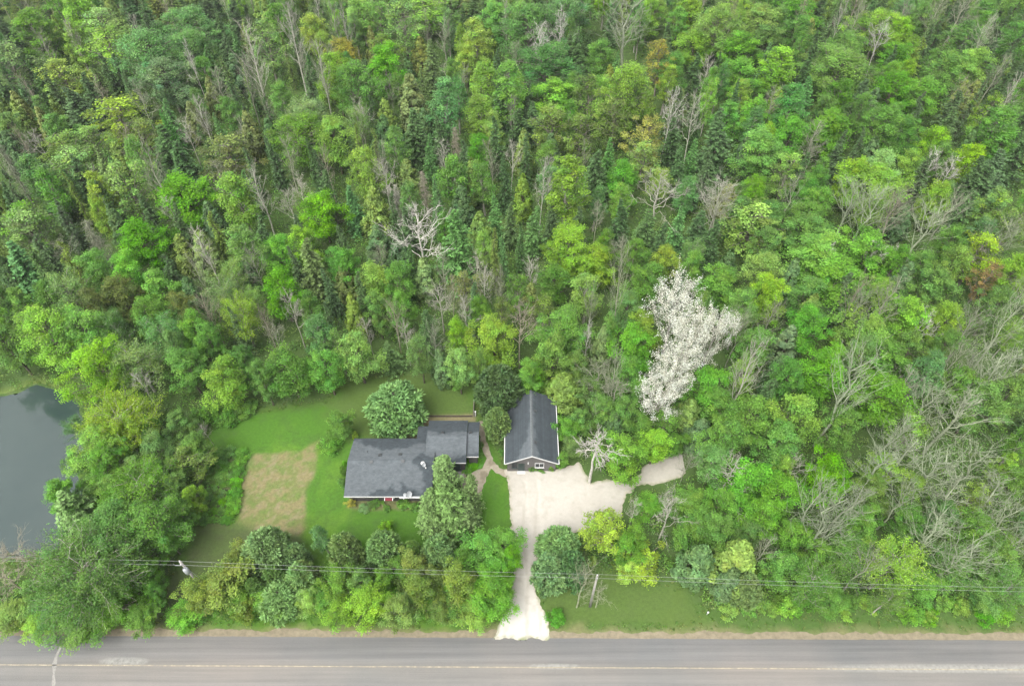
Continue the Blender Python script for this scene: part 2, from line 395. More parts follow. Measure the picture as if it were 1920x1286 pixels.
tag(sheet('driveway', dd, XD, YD, 0.024, M_GRAVEL, tc), kind='structure')
XW, YW = grid(-9.5, 1.0, 40, 57, 0.12)
def hg(*pts): return [G(*hc(*q)) for q in pts]
dw = line_d(hg((1150, 385), (1165, 480), (1178, 570), (1212, 670), (1225, 725)), XW, YW) - 0.42
dw = np.minimum(dw, line_d(hg((1225, 720), (1275, 772), (1345, 805)), XW, YW) - 0.5)
dw = np.minimum(dw, line_d(hg((1222, 725), (1180, 795), (1100, 822), (1000, 812), (960, 800)), XW, YW) - 0.62)
dw = np.minimum(dw, sdf(hg((1215, 740), (1190, 840), (1155, 950), (1130, 1000), (1060, 960), (1010, 880), (1010, 820)), XW, YW))
dw = dw + (fbm(XW * 1.4, YW * 1.4, 6) - 0.5) * 0.5
wc = np.zeros(XW.shape + (3,)) + np.array([0.23, 0.205, 0.155]); wc = lay(wc, (0.16, 0.14, 0.10), sst(0.45, 0.7, fbm(XW, YW, 12)))
tag(sheet('garden_path', dw, XW, YW, 0.012, M_PATH, wc), kind='structure')

# ------------------------------------------------------------------ house and garage
M_WALL = plain('dark_grey_siding', (0.085, 0.08, 0.075), 0.8, 0.15, 3)
M_GWALL = plain('grey_brown_siding', (0.16, 0.15, 0.145), 0.8, 0.12, 4)
M_WHITE = plain('white_trim', (0.74, 0.74, 0.72), 0.5, 0.06, 5)
M_ROOFEDGE = plain('roof_edge', (0.05, 0.055, 0.06), 0.85)
M_VENT = plain('vent_metal', (0.085, 0.092, 0.095), 0.5, 0.15, 9, 0.2)
M_GREENDOOR = plain('dark_green_paint', (0.025, 0.05, 0.045), 0.45)
M_RED = plain('red_paint', (0.17, 0.010, 0.02), 0.6, .12, 6, 0, .2)
M_DISH = plain('dish_grey', (0.36, 0.38, 0.39), 0.45, 0.1, 8)
M_WOOD = plain('weathered_wood', (0.30, 0.27, 0.23), 0.9, 0.25, 6)
M_METAL = plain('galvanised', (0.45, 0.46, 0.47), 0.4, 0.1, 10, 0.6)
m, n, l, b = new_mat('window_glass'); b.inputs['Base Color'].default_value = (0.02, 0.025, 0.03, 1); b.inputs['Roughness'].default_value = 0.08
M_GLASS = m
M_SHINGLE = tinted('asphalt_shingles', 1.6, 0.86, 1.14, 0.95, 0.35, 22.0, 0.02, 9.0)
M_SHINGLE.node_tree.nodes['Principled BSDF'].inputs['Specular IOR Level'].default_value = 0.05

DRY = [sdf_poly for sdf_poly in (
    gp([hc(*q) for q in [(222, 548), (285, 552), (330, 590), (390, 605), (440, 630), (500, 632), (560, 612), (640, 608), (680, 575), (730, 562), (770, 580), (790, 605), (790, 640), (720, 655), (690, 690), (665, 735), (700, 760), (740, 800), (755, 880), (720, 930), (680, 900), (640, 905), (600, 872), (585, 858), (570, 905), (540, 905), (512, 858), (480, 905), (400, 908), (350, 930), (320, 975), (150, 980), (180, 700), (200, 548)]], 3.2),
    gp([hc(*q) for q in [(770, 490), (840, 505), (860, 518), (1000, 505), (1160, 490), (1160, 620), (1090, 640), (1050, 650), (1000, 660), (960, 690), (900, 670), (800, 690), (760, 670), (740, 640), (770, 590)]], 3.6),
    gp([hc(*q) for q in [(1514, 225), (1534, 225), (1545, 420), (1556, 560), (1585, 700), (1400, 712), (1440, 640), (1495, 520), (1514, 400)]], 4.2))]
def slope(name, el, er, rr, rl, parent, up=0.006):
    """shingled slope from eave (left, right) to ridge (right, left): stepped courses with a wet or dry colour"""
    el, er, rr, rl = (np.array(q, float) for q in (el, er, rr, rl))
    run = np.linalg.norm((rl + rr - el - er) / 2); nc = max(2, int(run / 0.19)); nx = max(2, int(np.linalg.norm(er - el) / 0.16))
    s = np.linspace(0, 1, nx + 1); rows = []
    nrm = np.cross(er - el, rl - el); nrm /= np.linalg.norm(nrm)
    for c in range(nc):
        for t, hgt in ((c / nc, 0.022), ((c + 1) / nc, 0.004)):
            a = el + (rl - el) * t; b_ = er + (rr - er) * t
            rows.append(a + (b_ - a) * s[:, None] + nrm * (up + hgt))
    V = np.array(rows); ny = len(rows)
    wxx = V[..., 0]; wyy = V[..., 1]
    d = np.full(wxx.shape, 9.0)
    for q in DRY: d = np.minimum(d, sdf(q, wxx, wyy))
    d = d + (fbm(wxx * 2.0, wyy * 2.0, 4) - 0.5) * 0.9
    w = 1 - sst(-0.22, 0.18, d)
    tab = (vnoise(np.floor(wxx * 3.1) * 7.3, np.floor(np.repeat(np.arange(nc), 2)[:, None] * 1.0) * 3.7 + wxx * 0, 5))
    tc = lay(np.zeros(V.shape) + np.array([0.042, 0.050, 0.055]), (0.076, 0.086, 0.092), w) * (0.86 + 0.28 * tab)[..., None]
    F = grid_faces(ny, nx + 1)
    me = quad_mesh(name, V.reshape(-1, 3), F, M_SHINGLE, tc.reshape(-1, 3)); me.shade_flat()
    return link(name, me, parent)
def box_vent(x, y, z, parent, tiltx=0.0, tilty=0.0):
    mb = MB(); mb.box(-0.16, 0.16, -0.14, 0.14, 0, 0.14); mb.box(-0.22, 0.22, -0.2, 0.2, 0.14, 0.19); mb.box(-0.12, 0.12, -0.1, 0.1, 0.19, 0.215)
    o = mb.build('roof_vent', M_VENT, parent); o.location = (x, y, z - 0.03); o.rotation_euler = (tiltx, tilty, 0); return o
def window_part(parent, x0, x1, z0, z1, y, panes=1, frame=M_WHITE, pane=M_GLASS):
    w = MB(); t = 0.07
    w.box(x0, x1, y - 0.06, y, z0, z0 + t); w.box(x0, x1, y - 0.06, y, z1 - t, z1); w.box(x0, x0 + t, y - 0.06, y, z0 + t, z1 - t); w.box(x1 - t, x1, y - 0.06, y, z0 + t, z1 - t)
    for k in range(1, panes):
        c = x0 + (x1 - x0) * k / panes; w.box(c - 0.03, c + 0.03, y - 0.055, y, z0 + t, z1 - t)
    o = w.build('window', frame, parent)
    sl = MB(); sl.box(x0 - 0.06, x1 + 0.06, y - 0.13, y - 0.062, z0 - 0.05, z0 + 0.01); sl.build('sill', frame, o)
    for k in range(panes):
        a = x0 + t + (x1 - x0 - 2 * t) * k / panes; c = x0 + t + (x1 - x0 - 2 * t) * (k + 1) / panes
        g = MB(); g.box(a + 0.012, c - 0.012, y - 0.03, y - 0.004, z0 + t + 0.004, z1 - t - 0.004); g.build('pane', pane, o)
    return o

house = empty('house', (-16, 48, 0))
tag(house, 'low L-shaped house with grey shingled roof and white front fascia on the lawn', 'house')
hp = lambda o: o
def H_(mb, name, mat, parent=None, smooth=False):
    """build in world coordinates under the house empty"""
    o = mb.build(name, mat, parent, smooth); return o
house.location = (0, 0, 0)
MX0, MX1, MY0, MY1 = -21.95, -10.45, 43.35, 52.3
EZ, RZ = 2.6, 3.95; MRY = 47.9
w = MB(); w.box(MX0 + .35, MX1 - .3, MY0 + .75, MY1 - .4, 0, 2.5)
w.add([(MX0 + .35, MY0 + .75, 2.5), (MX0 + .35, MY1 - .4, 2.5), (MX0 + .35, MRY, RZ - .2)], [(0, 2, 1)])
w.add([(MX1 - .3, MY0 + .75, 2.5), (MX1 - .3, MY1 - .4, 2.5), (MX1 - .3, MRY, RZ - .2)], [(0, 1, 2)])
w.build('wall', M_WALL, house)
rf = MB(); rf.slab([(MX0, MY0, EZ), (MX1, MY0, EZ), (MX1, MRY, RZ), (MX0, MRY, RZ)], .12); rf.slab([(MX0, MRY, RZ), (MX1, MRY, RZ), (MX1, MY1, EZ), (MX0, MY1, EZ)], .12)
roof = rf.build('roof', M_ROOFEDGE, house)
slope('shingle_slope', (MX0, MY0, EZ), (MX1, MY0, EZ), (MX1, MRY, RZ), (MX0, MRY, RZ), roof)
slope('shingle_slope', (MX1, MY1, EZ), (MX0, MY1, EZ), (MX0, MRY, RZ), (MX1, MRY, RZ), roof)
# connecting lean-to behind
CX0, CX1, CY1 = -13.25, -11.55, 54.5
w = MB(); w.box(CX0 + .2, CX1, MY1 - .5, CY1 - .25, 0, 2.2); w.build('wall', M_WALL, house)
lt = MB(); lt.slab([(CX0, MY1 - .6, 2.72), (CX1, MY1 - .6, 2.72), (CX1, CY1, 2.36), (CX0, CY1, 2.36)], .1)
lroof = lt.build('lean_to_roof', M_ROOFEDGE, house)
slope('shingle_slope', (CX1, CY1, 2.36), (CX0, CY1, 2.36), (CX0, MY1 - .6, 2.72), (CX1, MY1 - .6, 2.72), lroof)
# wing (two gables side by side, the right one a little lower and shorter)
def gable_x(x0, x1, y0, y1, ez, rz, inset=.35):
    ym = (y0 + y1) / 2; mb = MB(); mb.box(x0 + .2, x1 - .25, y0 + inset, y1 - inset, 0, ez - .1)
    mb.add([(x1 - .25, y0 + inset, ez - .1), (x1 - .25, y1 - inset, ez - .1), (x1 - .25, ym, rz - .2)], [(0, 1, 2)])
    mb.add([(x0 + .2, y0 + inset, ez - .1), (x0 + .2, y1 - inset, ez - .1), (x0 + .2, ym, rz - .2)], [(0, 2, 1)])
    mb.build('wall', M_WALL, house)
    q = MB(); q.slab([(x0, y0, ez), (x1, y0, ez), (x1, ym, rz), (x0, ym, rz)], .12); q.slab([(x0, ym, rz), (x1, ym, rz), (x1, y1, ez), (x0, y1, ez)], .12)
    o = q.build('wing_roof', M_ROOFEDGE, house)
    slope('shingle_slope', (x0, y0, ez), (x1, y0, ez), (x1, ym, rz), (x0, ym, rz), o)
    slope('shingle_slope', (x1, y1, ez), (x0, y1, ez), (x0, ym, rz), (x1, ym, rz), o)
    return o
w1 = gable_x(-11.7, -6.2, 48.25, 55.1, 2.85, 4.15)
w2 = gable_x(-6.18, -4.55, 49.3, 54.95, 2.72, 3.85)
# extension of the wing's front slope over the end of the main roof
fas = MB(); fas.box(MX0 - .02, MX1 + .02, MY0 - .06, MY0 - .004, EZ - .16, EZ + .03); fas.build('fascia', M_WHITE, house)
gut = MB(); gut.box(-14.7, MX1 - .4, MY0 - .20, MY0 - .065, EZ - .14, EZ + .0); gut.build('gutter', M_WHITE, house)
fas = MB(); fas.box(-11.0, -6.2, 48.19, 48.246, 2.70, 2.885); fas.build('fascia', M_WHITE, house)
fas = MB(); fas.box(-6.17, -4.54, 49.24, 49.296, 2.57, 2.755); fas.build('fascia', M_WHITE, house)
for (u, v, z, tx) in ((430, 660, 3.75, -.1), (575, 655, 3.75, -.1), (370, 714, 3.78, .28), (598, 710, 3.80, .28)):
    gx_, gy_ = G(*hc(u, v), z + .1)
    zz = RZ - abs(gy_ - MRY) * ((RZ - EZ) / (MRY - MY0) if gy_ < MRY else (RZ - EZ) / (MY1 - MRY)); box_vent(gx_, gy_, zz + .02, roof, .29 if gy_ < MRY else -.29)
pv = MB(); pv.tube([(-19.6, 49.6, 3.3), (-19.6, 49.6, 3.75)], [.05, .05], 8); pv.build('vent_pipe', M_VENT, roof)
for (u, v, wr, x_, er) in ((880, 503, w1, 0, 2.85), (1080, 498, w2, 0, 2.72)):
    gx_, gy_ = G(*hc(u, v), 4.0); ym = 51.67 if wr is w1 else 52.12
    top, half = (4.15, 3.425) if wr is w1 else (3.85, 2.825)
    box_vent(gx_, gy_, top - abs(gy_ - ym) * (top - er) / half + .02, wr, -.36)
# white dome and mast on the roof end
gx_, gy_ = G(*hc(740, 722), 3.9); dz = RZ - (MRY - gy_) * (RZ - EZ) / (MRY - MY0) if gy_ < MRY else RZ
def dome(name, c, r, hgt, mat, parent, k=14, rings=5):
    mb = MB(); mb.tube([(c[0], c[1], c[2] + hgt * math.sin(math.pi / 2 * i / rings)) for i in range(rings + 1)], [max(.004, r * math.cos(math.pi / 2 * i / rings)) for i in range(rings + 1)], k)
    return mb.build(name, mat, parent, True)
dome('skylight_dome', (gx_, gy_, dz + .03), .30, .24, M_WHITE, roof)
gx_, gy_ = G(*hc(750, 752), 3.6)
def dish(c, size, az, parent, mastdir):
    """satellite dish: concave bowl, arm, feed horn, mast"""
    bowl = MB(); k = 16
    for i in range(4):
        pass
    P = []; Fd = []
    for i in range(5):
        r = size * i / 4
        for j in range(k):
            t = 2 * math.pi * j / k; P.append((r * math.cos(t), -0.28 * size * (i / 4) ** 2, r * math.sin(t) * 1.08))
    for i in range(4):
        for j in range(k): Fd.append((i * k + j, i * k + (j + 1) % k, (i + 1) * k + (j + 1) % k, (i + 1) * k + j))
    kk = len(P); P += [(x, y + .02, z) for x, y, z in P]; Fd += [tuple(q + kk for q in f[::-1]) for f in Fd]
    ca, sa = math.cos(-0.75), math.sin(-0.75); Q = []
    for (x, y, z) in P:
        y2 = y * ca - z * sa; z2 = y * sa + z * ca
        Q.append((c[0] + x * math.cos(az) - y2 * math.sin(az), c[1] + x * math.sin(az) + y2 * math.cos(az), c[2] + z2 + .55))
    bowl.add(Q, Fd); o = bowl.build('satellite_dish', M_DISH, parent, True)
    mst = MB(); mst.tube([(c[0], c[1], c[2] - .06), (c[0], c[1], c[2] + .55)], [.03, .03], 6); mst.build('mast', M_METAL, o)
    fx, fy = -math.sin(az) * -1, -math.cos(az)
    arm = MB(); arm.tube([(c[0], c[1], c[2] + .3), (c[0] + .55 * math.sin(az), c[1] - .55 * math.cos(az), c[2] + .5)], [.02, .02], 6)
    arm.box(c[0] + .55 * math.sin(az) - .06, c[0] + .55 * math.sin(az) + .06, c[1] - .55 * math.cos(az) - .08, c[1] - .55 * math.cos(az) + .06, c[2] + .46, c[2] + .6); arm.build('feed_arm', M_WHITE, o)
    return o
def zmain(y): return RZ - abs(y - MRY) * ((RZ - EZ) / (MRY - MY0) if y < MRY else (RZ - EZ) / (MY1 - MRY))
gx_, gy_ = G(*hc(750, 755), 3.5); dish((gx_, gy_, zmain(gy_)), .26, .6, roof, 0)
gx_, gy_ = G(*hc(640, 935), 3.3); dish((gx_, gy_ - .1, zmain(gy_ - .1)), .38, .5, roof, 0)
gx_, gy_ = G(*hc(612, 955), 3.0); dish((gx_, gy_ + .05, zmain(gy_ + .05)), .24, -.2, roof, 0)
# front wall openings
wy = MY0 + .75
aw = MB(); xa = G(*hc(470, 975), 2.0)[0]; xb = G(*hc(522, 975), 2.0)[0]
window_part(house, xa - .04, xb + .04, .95, 2.15, wy, 1, M_WHITE, M_RED)
aw = MB(); aw.slab([(xa, MY0 - .30, 2.06), (xb, MY0 - .30, 2.06), (xb, MY0 + .30, 2.36), (xa, MY0 + .30, 2.36)], .04); awn = aw.build('awning', M_RED, house)
e1 = MB(); e1.slab([(xa - .09, MY0 - .32, 2.07), (xa - .01, MY0 - .32, 2.07), (xa - .01, MY0 + .30, 2.38), (xa - .09, MY0 + .30, 2.38)], .06); e1.build('awning_edge', M_WHITE, awn)
e1 = MB(); e1.slab([(xb + .01, MY0 - .32, 2.07), (xb + .09, MY0 - .32, 2.07), (xb + .09, MY0 + .30, 2.38), (xb + .01, MY0 + .30, 2.38)], .06); e1.build('awning_edge', M_WHITE, awn)
for x0 in (-20.6, -14.2, -12.6): window_part(house, x0, x0 + 1.3, .95, 2.15, wy, 2, M_WALL)
window_part(house, -10.0, -8.8, 1.0, 2.2, 48.25 + .35, 2)
dr = MB(); dr.box(-7.9, -7.0, 48.54, 48.598, .15, 2.2); d_ = dr.build('door', M_GREENDOOR, house); hd = MB(); hd.tube([(-7.1, 48.5, 1.1), (-7.1, 48.54, 1.1)], [.035, .03], 8); hd.build('handle', M_METAL, d_)
st = MB(); st.box(-8.3, -6.6, 47.3, 48.53, 0, .16); st.build('door_step', plain('concrete', (.36, .34, .31), .9), house)
ch = MB(); ch.box(MX0 + .35 - .001, MX0 + .349, MY0 + 1, MY0 + 1.01, 0, .1)

# garage
garage = empty('garage'); tag(garage, 'detached garage with dark gabled roof and white trim at the driveway head', 'garage')
GX0, GX1, GY0, GY1 = -0.95, 6.3, 48.25, 59.2; GXM = 2.68; GE, GR = 2.6, 4.55
w = MB(); a, c_ = GX0 + .3, GX1 - .3; f0, f1 = GY0 + .42, GY1 - .35
w.box(a, c_, f0, f1, 0, 2.42)
w.add([(a, f0, 2.42), (c_, f0, 2.42), (GXM, f0, GR - .22)], [(0, 1, 2)]); w.add([(a, f1, 2.42), (c_, f1, 2.42), (GXM, f1, GR - .22)], [(0, 2, 1)])
w.build('wall', M_GWALL, garage)
rf = MB(); rf.slab([(GX0, GY0, GE), (GXM, GY0, GR), (GXM, GY1, GR), (GX0, GY1, GE)], .12); rf.slab([(GXM, GY0, GR), (GX1, GY0, GE), (GX1, GY1, GE), (GXM, GY1, GR)], .12)
groof = rf.build('roof', M_ROOFEDGE, garage)
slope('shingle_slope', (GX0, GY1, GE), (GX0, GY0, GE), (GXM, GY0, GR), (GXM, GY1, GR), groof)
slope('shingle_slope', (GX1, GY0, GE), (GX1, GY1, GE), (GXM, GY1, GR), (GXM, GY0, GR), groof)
for k in range(36):
    rc = MB(); y0 = GY0 + k * (GY1 - GY0) / 36; y1 = GY0 + (k + 1) * (GY1 - GY0) / 36 + .03
    rc.slab([(GXM - .16, y0, GR - .02), (GXM, y0, GR + .045), (GXM, y1, GR + .030), (GXM - .16, y1, GR - .035)], .012); rc.slab([(GXM, y0, GR + .045), (GXM + .16, y0, GR - .02), (GXM + .16, y1, GR - .035), (GXM, y1, GR + .030)], .012)
    if k == 0: M_CAP = plain('ridge_cap', (.14, .155, .16), .7, .3, 6)
    rc.build('ridge_cap', M_CAP, groof)
for xa_, xb_, za, zb in ((GX0, GXM, GE, GR), (GXM, GX1, GR, GE)):
    t = MB(); t.slab([(xa_, GY0 - .05, za + .03), (xb_, GY0 - .05, zb + .03), (xb_, GY0 - .003, zb + .03), (xa_, GY0 - .003, za + .03)], .2); t.build('rake_trim', M_WHITE, garage)
for x0 in (GX0 - .12, GX1 + .005):
    t = MB(); t.box(x0, x0 + .115, GY0 - .04, GY1, GE - .12, GE + .015); t.build('gutter', M_WHITE, garage)
for (u, v) in ((1545, 345), (1548, 572)):
    gx_, gy_ = G(*hc(u, v), 4.4); box_vent(gx_, gy_, GR - (gx_ - GXM) * (GR - GE) / (GX1 - GXM) + .02, groof, 0, .5)
fy = f0
def gxz(u, z): return G(*hc(u, 735), z)[0]
dr = MB(); x0, x1 = gxz(1425, 1), gxz(1472, 1); dr.box(x0, x1, fy - .05, fy - .004, .05, 2.12); gd = dr.build('door', M_GREENDOOR, garage)
for k in range(3):
    pn = MB(); pn.box(x0 + .12, x1 - .12, fy - .062, fy - .052, .2 + k * .64, .72 + k * .64); pn.build('door_panel', M_GREENDOOR, gd)
fr = MB(); fr.box(x0 - .1, x0 - .005, fy - .05, fy - .004, .05, 2.2); fr.box(x1 + .005, x1 + .1, fy - .05, fy - .004, .05, 2.2); fr.box(x0 - .1, x1 + .1, fy - .05, fy - .004, 2.125, 2.2); fr.build('door_frame', M_GWALL, garage)
sp = MB(); sp.box(x0 - .1, x1 + .1, fy - .5, fy - .055, 0, .1); sp.build('door_step', M_WHITE, garage)
window_part(garage, gxz(1380, 1.5), gxz(1420, 1.5), .9, 2.1, fy, 1, M_GREENDOOR)
window_part(garage, gxz(1545, 1.5), gxz(1612, 1.5), 1.0, 2.1, fy, 2)
lb = MB(); q = gxz(1498, 2); lb.box(q - .07, q + .07, fy - .16, fy - .004, 2.0, 2.3); lb.build('wall_lamp', M_WHITE, garage)
mt = MB(); mt.box(c_ + .004, c_ + .2, f0 + .15, f0 + .45, 1.2, 1.7); mt.tube([(c_ + .1, f0 + .3, 1.7), (c_ + .1, f0 + .3, 2.45)], [.035, .035], 6); mt.build('electric_meter', M_WHITE, garage)
for (px_, py_, pz_) in ((1725, 700, 1.2), (1725, 716, 1.0)):
    pass

# timber edging behind the house, gate, marker post
te = MB(); A = G(*hc(705, 388)); B = G(*hc(1095, 386)); te.box(A[0], B[0], A[1] - .06, A[1] + .06, 0, .3)
tag(te.build('timber_edging', plain('dark_timber', (.10, .08, .06), .9, .3, 5)), 'long low brown timber edging between back lawn and house', 'edging')
fe = empty('garden_fence', (*G(*hc(1106, 345)), 0)); tag(fe, 'short brown picket fence beside the back lawn, near the silver-green bush', 'fence')
for k in range(12):
    y0 = -1.25 + k * .21; p_ = MB(); p_.box(-.02, .02, y0, y0 + .13, .03, 1.05 + .03 * (k % 2)); p_.build('picket', M_WOOD, fe)
for z0 in (.3, .8):
    p_ = MB(); p_.box(.024, .07, -1.3, 1.3, z0, z0 + .09); p_.build('rail', M_WOOD, fe)
gpst = MB(); gpst.box(-.07, .07, -.07, .07, 0, 1.15); gpst.box(-.1, .1, -.1, .1, 1.15, 1.2); o = gpst.build('gate_post', M_WHITE); o.location = (*G(*hc(1119, 385)), 0)
tag(o, 'white gate post at the house end of the brown fence', 'post')
mk = MB(); mk.tube([(0, 0, 0), (0, 0, .75)], [.04, .04], 6); mk.tube([(0, 0, .72), (0, 0, .82), (0, 0, .92)], [.10, .13, .09], 8)
o = mk.build('marker_post', M_WHITE, None, True); o.location = (*G(1325, 1152), 0); tag(o, 'small white marker post on the grass verge right of the driveway', 'marker')

# ------------------------------------------------------------------ utility poles and wires
POLE1 = G(1120, 1078, 9.4); POLE2 = G(337, 1052, 9.6)
M_POLE = plain('pole_wood', (0.40, 0.38, 0.35), 0.9, 0.2, 3)
def pole(at_, top, label, transformer):
    r = empty('utility_pole', (at_[0], at_[1], 0)); tag(r, label, 'utility pole', 'utility poles along the road')
    mb = MB(); mb.tube([(0, 0, -.1), (0, 0, top * .5), (0, 0, top)], [.17, .145, .12], 10); mb.build('pole', M_POLE, r, True)
    for z0, y0 in ((top + .0, .0), (top - .55, -.16)):
        i_ = MB(); i_.tube([(0, y0, z0), (0, y0, z0 + .1), (0, y0, z0 + .18)], [.05, .075, .045], 8); i_.build('insulator', M_WHITE, r, True)
    if transformer:
        t = MB(); c = (.33, -.42); t.tube([(c[0], c[1], top - 2.1), (c[0], c[1], top - 2.05), (c[0], c[1], top - 1.15), (c[0], c[1], top - 1.0)], [.22, .30, .30, .17], 14); tr = t.build('transformer', M_DISH, r, True)
        for dx in (-.1, .1):
            bs = MB(); bs.tube([(c[0] + dx, c[1], top - 1.05), (c[0] + dx, c[1], top - .78)], [.045, .025], 7); bs.build('bushing', M_VENT, tr)
        ca = MB(); ca.box(-.75, .1, -.2, -.13, top - .75, top - .66); ca.tube([(-.7, -.17, top - .7), (-.75, -.17, top - .35)], [.03, .03], 6); ca.build('cutout_arm', M_METAL, r)
        gw = MB(); gw.tube([(.05, 0, top - .6), (4.2, -2.2, .05)], [.014, .014], 4); gw.build('guy_wire', M_METAL, r)
    else:
        ca = MB(); ca.box(-.12, .12, -.2, -.11, top - .62, top - .5); ca.build('bracket', M_METAL, r)
    return r
pole(POLE1, 9.4, 'weathered grey utility pole on the grass right of the driveway', False)
pole(POLE2, 9.6, 'utility pole carrying a pale grey transformer beside the pond trees', True)
M_WIRE = plain('aluminium_wire', (0.42, 0.43, 0.42), 0.5, 0.1, 1.0)
kx = (POLE1[1] - POLE2[1]) / (POLE1[0] - POLE2[0])
def wire(dz, dy, label, off=0.0):
    pts = []
    span = POLE1[0] - POLE2[0]; xsup = [POLE2[0] - span, POLE2[0], POLE1[0], POLE1[0] + span, POLE1[0] + 2 * span]
    for i in range(4):
        for j in range(14):
            t = j / 14; x = xsup[i] + t * span; z = 9.5 + dz - 0.7 * 4 * t * (1 - t) * .5
            pts.append((x, POLE1[1] + kx * (x - POLE1[0]) + dy, z))
    mb = MB(); mb.tube(pts, [.009] * len(pts), 5); tag(mb.build('power_line', M_WIRE), label, 'power line', 'wires between the utility poles')
wire(.16, 0, 'upper pale wire running between the utility poles above the roadside trees')
wire(-.52, -.16, 'lower pale wire running between the utility poles above the roadside trees')

# dark furrows in the vegetable bed beside the hosta row
M_SOIL = plain('damp_soil', (0.06, 0.05, 0.04), 0.95, 0.3, 5)
for (v_, x0_, x1_) in ((803, 1190, 1275), (860, 1175, 1275), (915, 1165, 1262), (972, 1110, 1250)):
    a_ = G(x0_ * .3344, 650 + v_ * .3344); b_ = G(x1_ * .3344, 650 + v_ * .3344); fu = MB(); m_ = 14; P_ = []
    for i in range(m_ + 1):
        t_ = i / m_; P_.append((a_[0] + (b_[0] - a_[0]) * t_, a_[1] + .06 * math.sin(i * 1.7 + v_) , .03))
    fu.tube(P_, [.10 + .03 * math.sin(i * 2.3) for i in range(m_ + 1)], 6); tag(fu.build('garden_furrow', M_SOIL, None, True), kind='structure')

# ------------------------------------------------------------------ tree builders (numpy)
UP = np.array([0, 0, 1.0])
def unit(v): return v / np.maximum(np.linalg.norm(v, axis=-1, keepdims=True), 1e-9)
def leaf_quads(rng, P, N, size, aspect=0.62, axis=None):
    """kite-shaped leaves at P with normals N; axis = preferred long direction"""
    n = len(P); A = axis if axis is not None else rng.normal(size=(n, 3))
    A = unit(A - N * (A * N).sum(-1, keepdims=True)); B = np.cross(N, A)
    s = np.broadcast_to(np.asarray(size, float).reshape(-1, 1) if np.ndim(size) else size, (n, 1)) * rng.uniform(0.7, 1.3, (n, 1))
    fold = N * s * 0.12
    V = np.stack([P - A * s * 0.5, P + B * s * aspect * 0.5 + A * s * 0.05 + fold, P + A * s * 0.5, P - B * s * aspect * 0.5 + A * s * 0.05 + fold], 1)
    return V.reshape(-1, 3), np.arange(4 * n).reshape(-1, 4)
def tubes(P, rad, k=3):
    """P (N,m,3), rad (N,m) -> quads"""
    N_, m_, _ = P.shape
    T = unit(np.gradient(P, axis=1)); ref = np.where(np.abs(T[..., 2:3]) < 0.9, UP, np.array([1.0, 0, 0]))
    a = unit(np.cross(T, ref)); b = np.cross(T, a); ang = np.arange(k) * 2 * np.pi / k
    V = P[:, :, None] + rad[:, :, None, None] * (np.cos(ang)[:, None] * a[:, :, None] + np.sin(ang)[:, None] * b[:, :, None])
    i = np.arange(N_)[:, None, None] * (m_ * k) + np.arange(m_ - 1)[None, :, None] * k + np.arange(k)[None, None, :]
    j = np.arange(N_)[:, None, None] * (m_ * k) + np.arange(m_ - 1)[None, :, None] * k + ((np.arange(k) + 1) % k)[None, None, :]
    return V.reshape(-1, 3), np.stack([i, j, j + k, i + k], -1).reshape(-1, 4)
def curve(A, B, m_=4, sag=0.0, wob=None, rng=None):
    t = np.linspace(0, 1, m_)[None, :, None]
    P = A[:, None] * (1 - t) + B[:, None] * t + UP * (sag * 4 * t * (1 - t))
    if wob is not None: P = P + rng.normal(size=P.shape) * wob * (t * (1.2 - t)) * 2
    return P
class Geo:
    def __init__(s): s.V = []; s.F = []; s.T = []; s.n = 0
    def add(s, vf, tint=None):
        V, F = vf; s.V.append(V); s.F.append(F + s.n); s.n += len(V)
        s.T.append(np.ones((len(V), 3)) if tint is None else tint)
    def mesh(s, name, mat, use_tint=True):
        return quad_mesh(name, np.concatenate(s.V), np.concatenate(s.F), mat, np.concatenate(s.T) if use_tint else None)
def leaf_tint(rng, nclump, per, spread=0.22, warm=0.08):
    """one tone per clump plus one per leaf (young and old leaves)"""
    c = rng.normal(1.0, spread, (nclump, 1, 1)) * np.ones((1, per, 3)); h_ = rng.normal(0, warm, (nclump, 1, 1))
    c = c * (1 + h_ * np.array([1.0, 0.15, -0.6])); c = c * rng.normal(1.0, 0.16, (nclump, per, 1))
    return np.repeat(np.clip(c, 0.35, 1.9).reshape(-1, 3), 4, axis=0)
def trunk_geo(rng, g, H, r0, top=0.92, lean=0.0):
    pts = np.linspace(0, 1, 7)[None, :, None] * np.array([0, 0, H * top]) + rng.normal(size=(1, 7, 3)) * np.array([1, 1, 0]) * 0.02 * H * np.linspace(0, 1, 7)[None, :, None]
    pts[0, 0] = (0, 0, -0.15)
    rad = (r0 * np.linspace(1, 0.16, 7) ** 0.9)[None]; g.add(tubes(pts, rad, 6)); return pts[0]
def at_h(tr, z):
    return np.stack([np.interp(z, tr[:, 2], tr[:, 0]), np.interp(z, tr[:, 2], tr[:, 1]), z], -1)

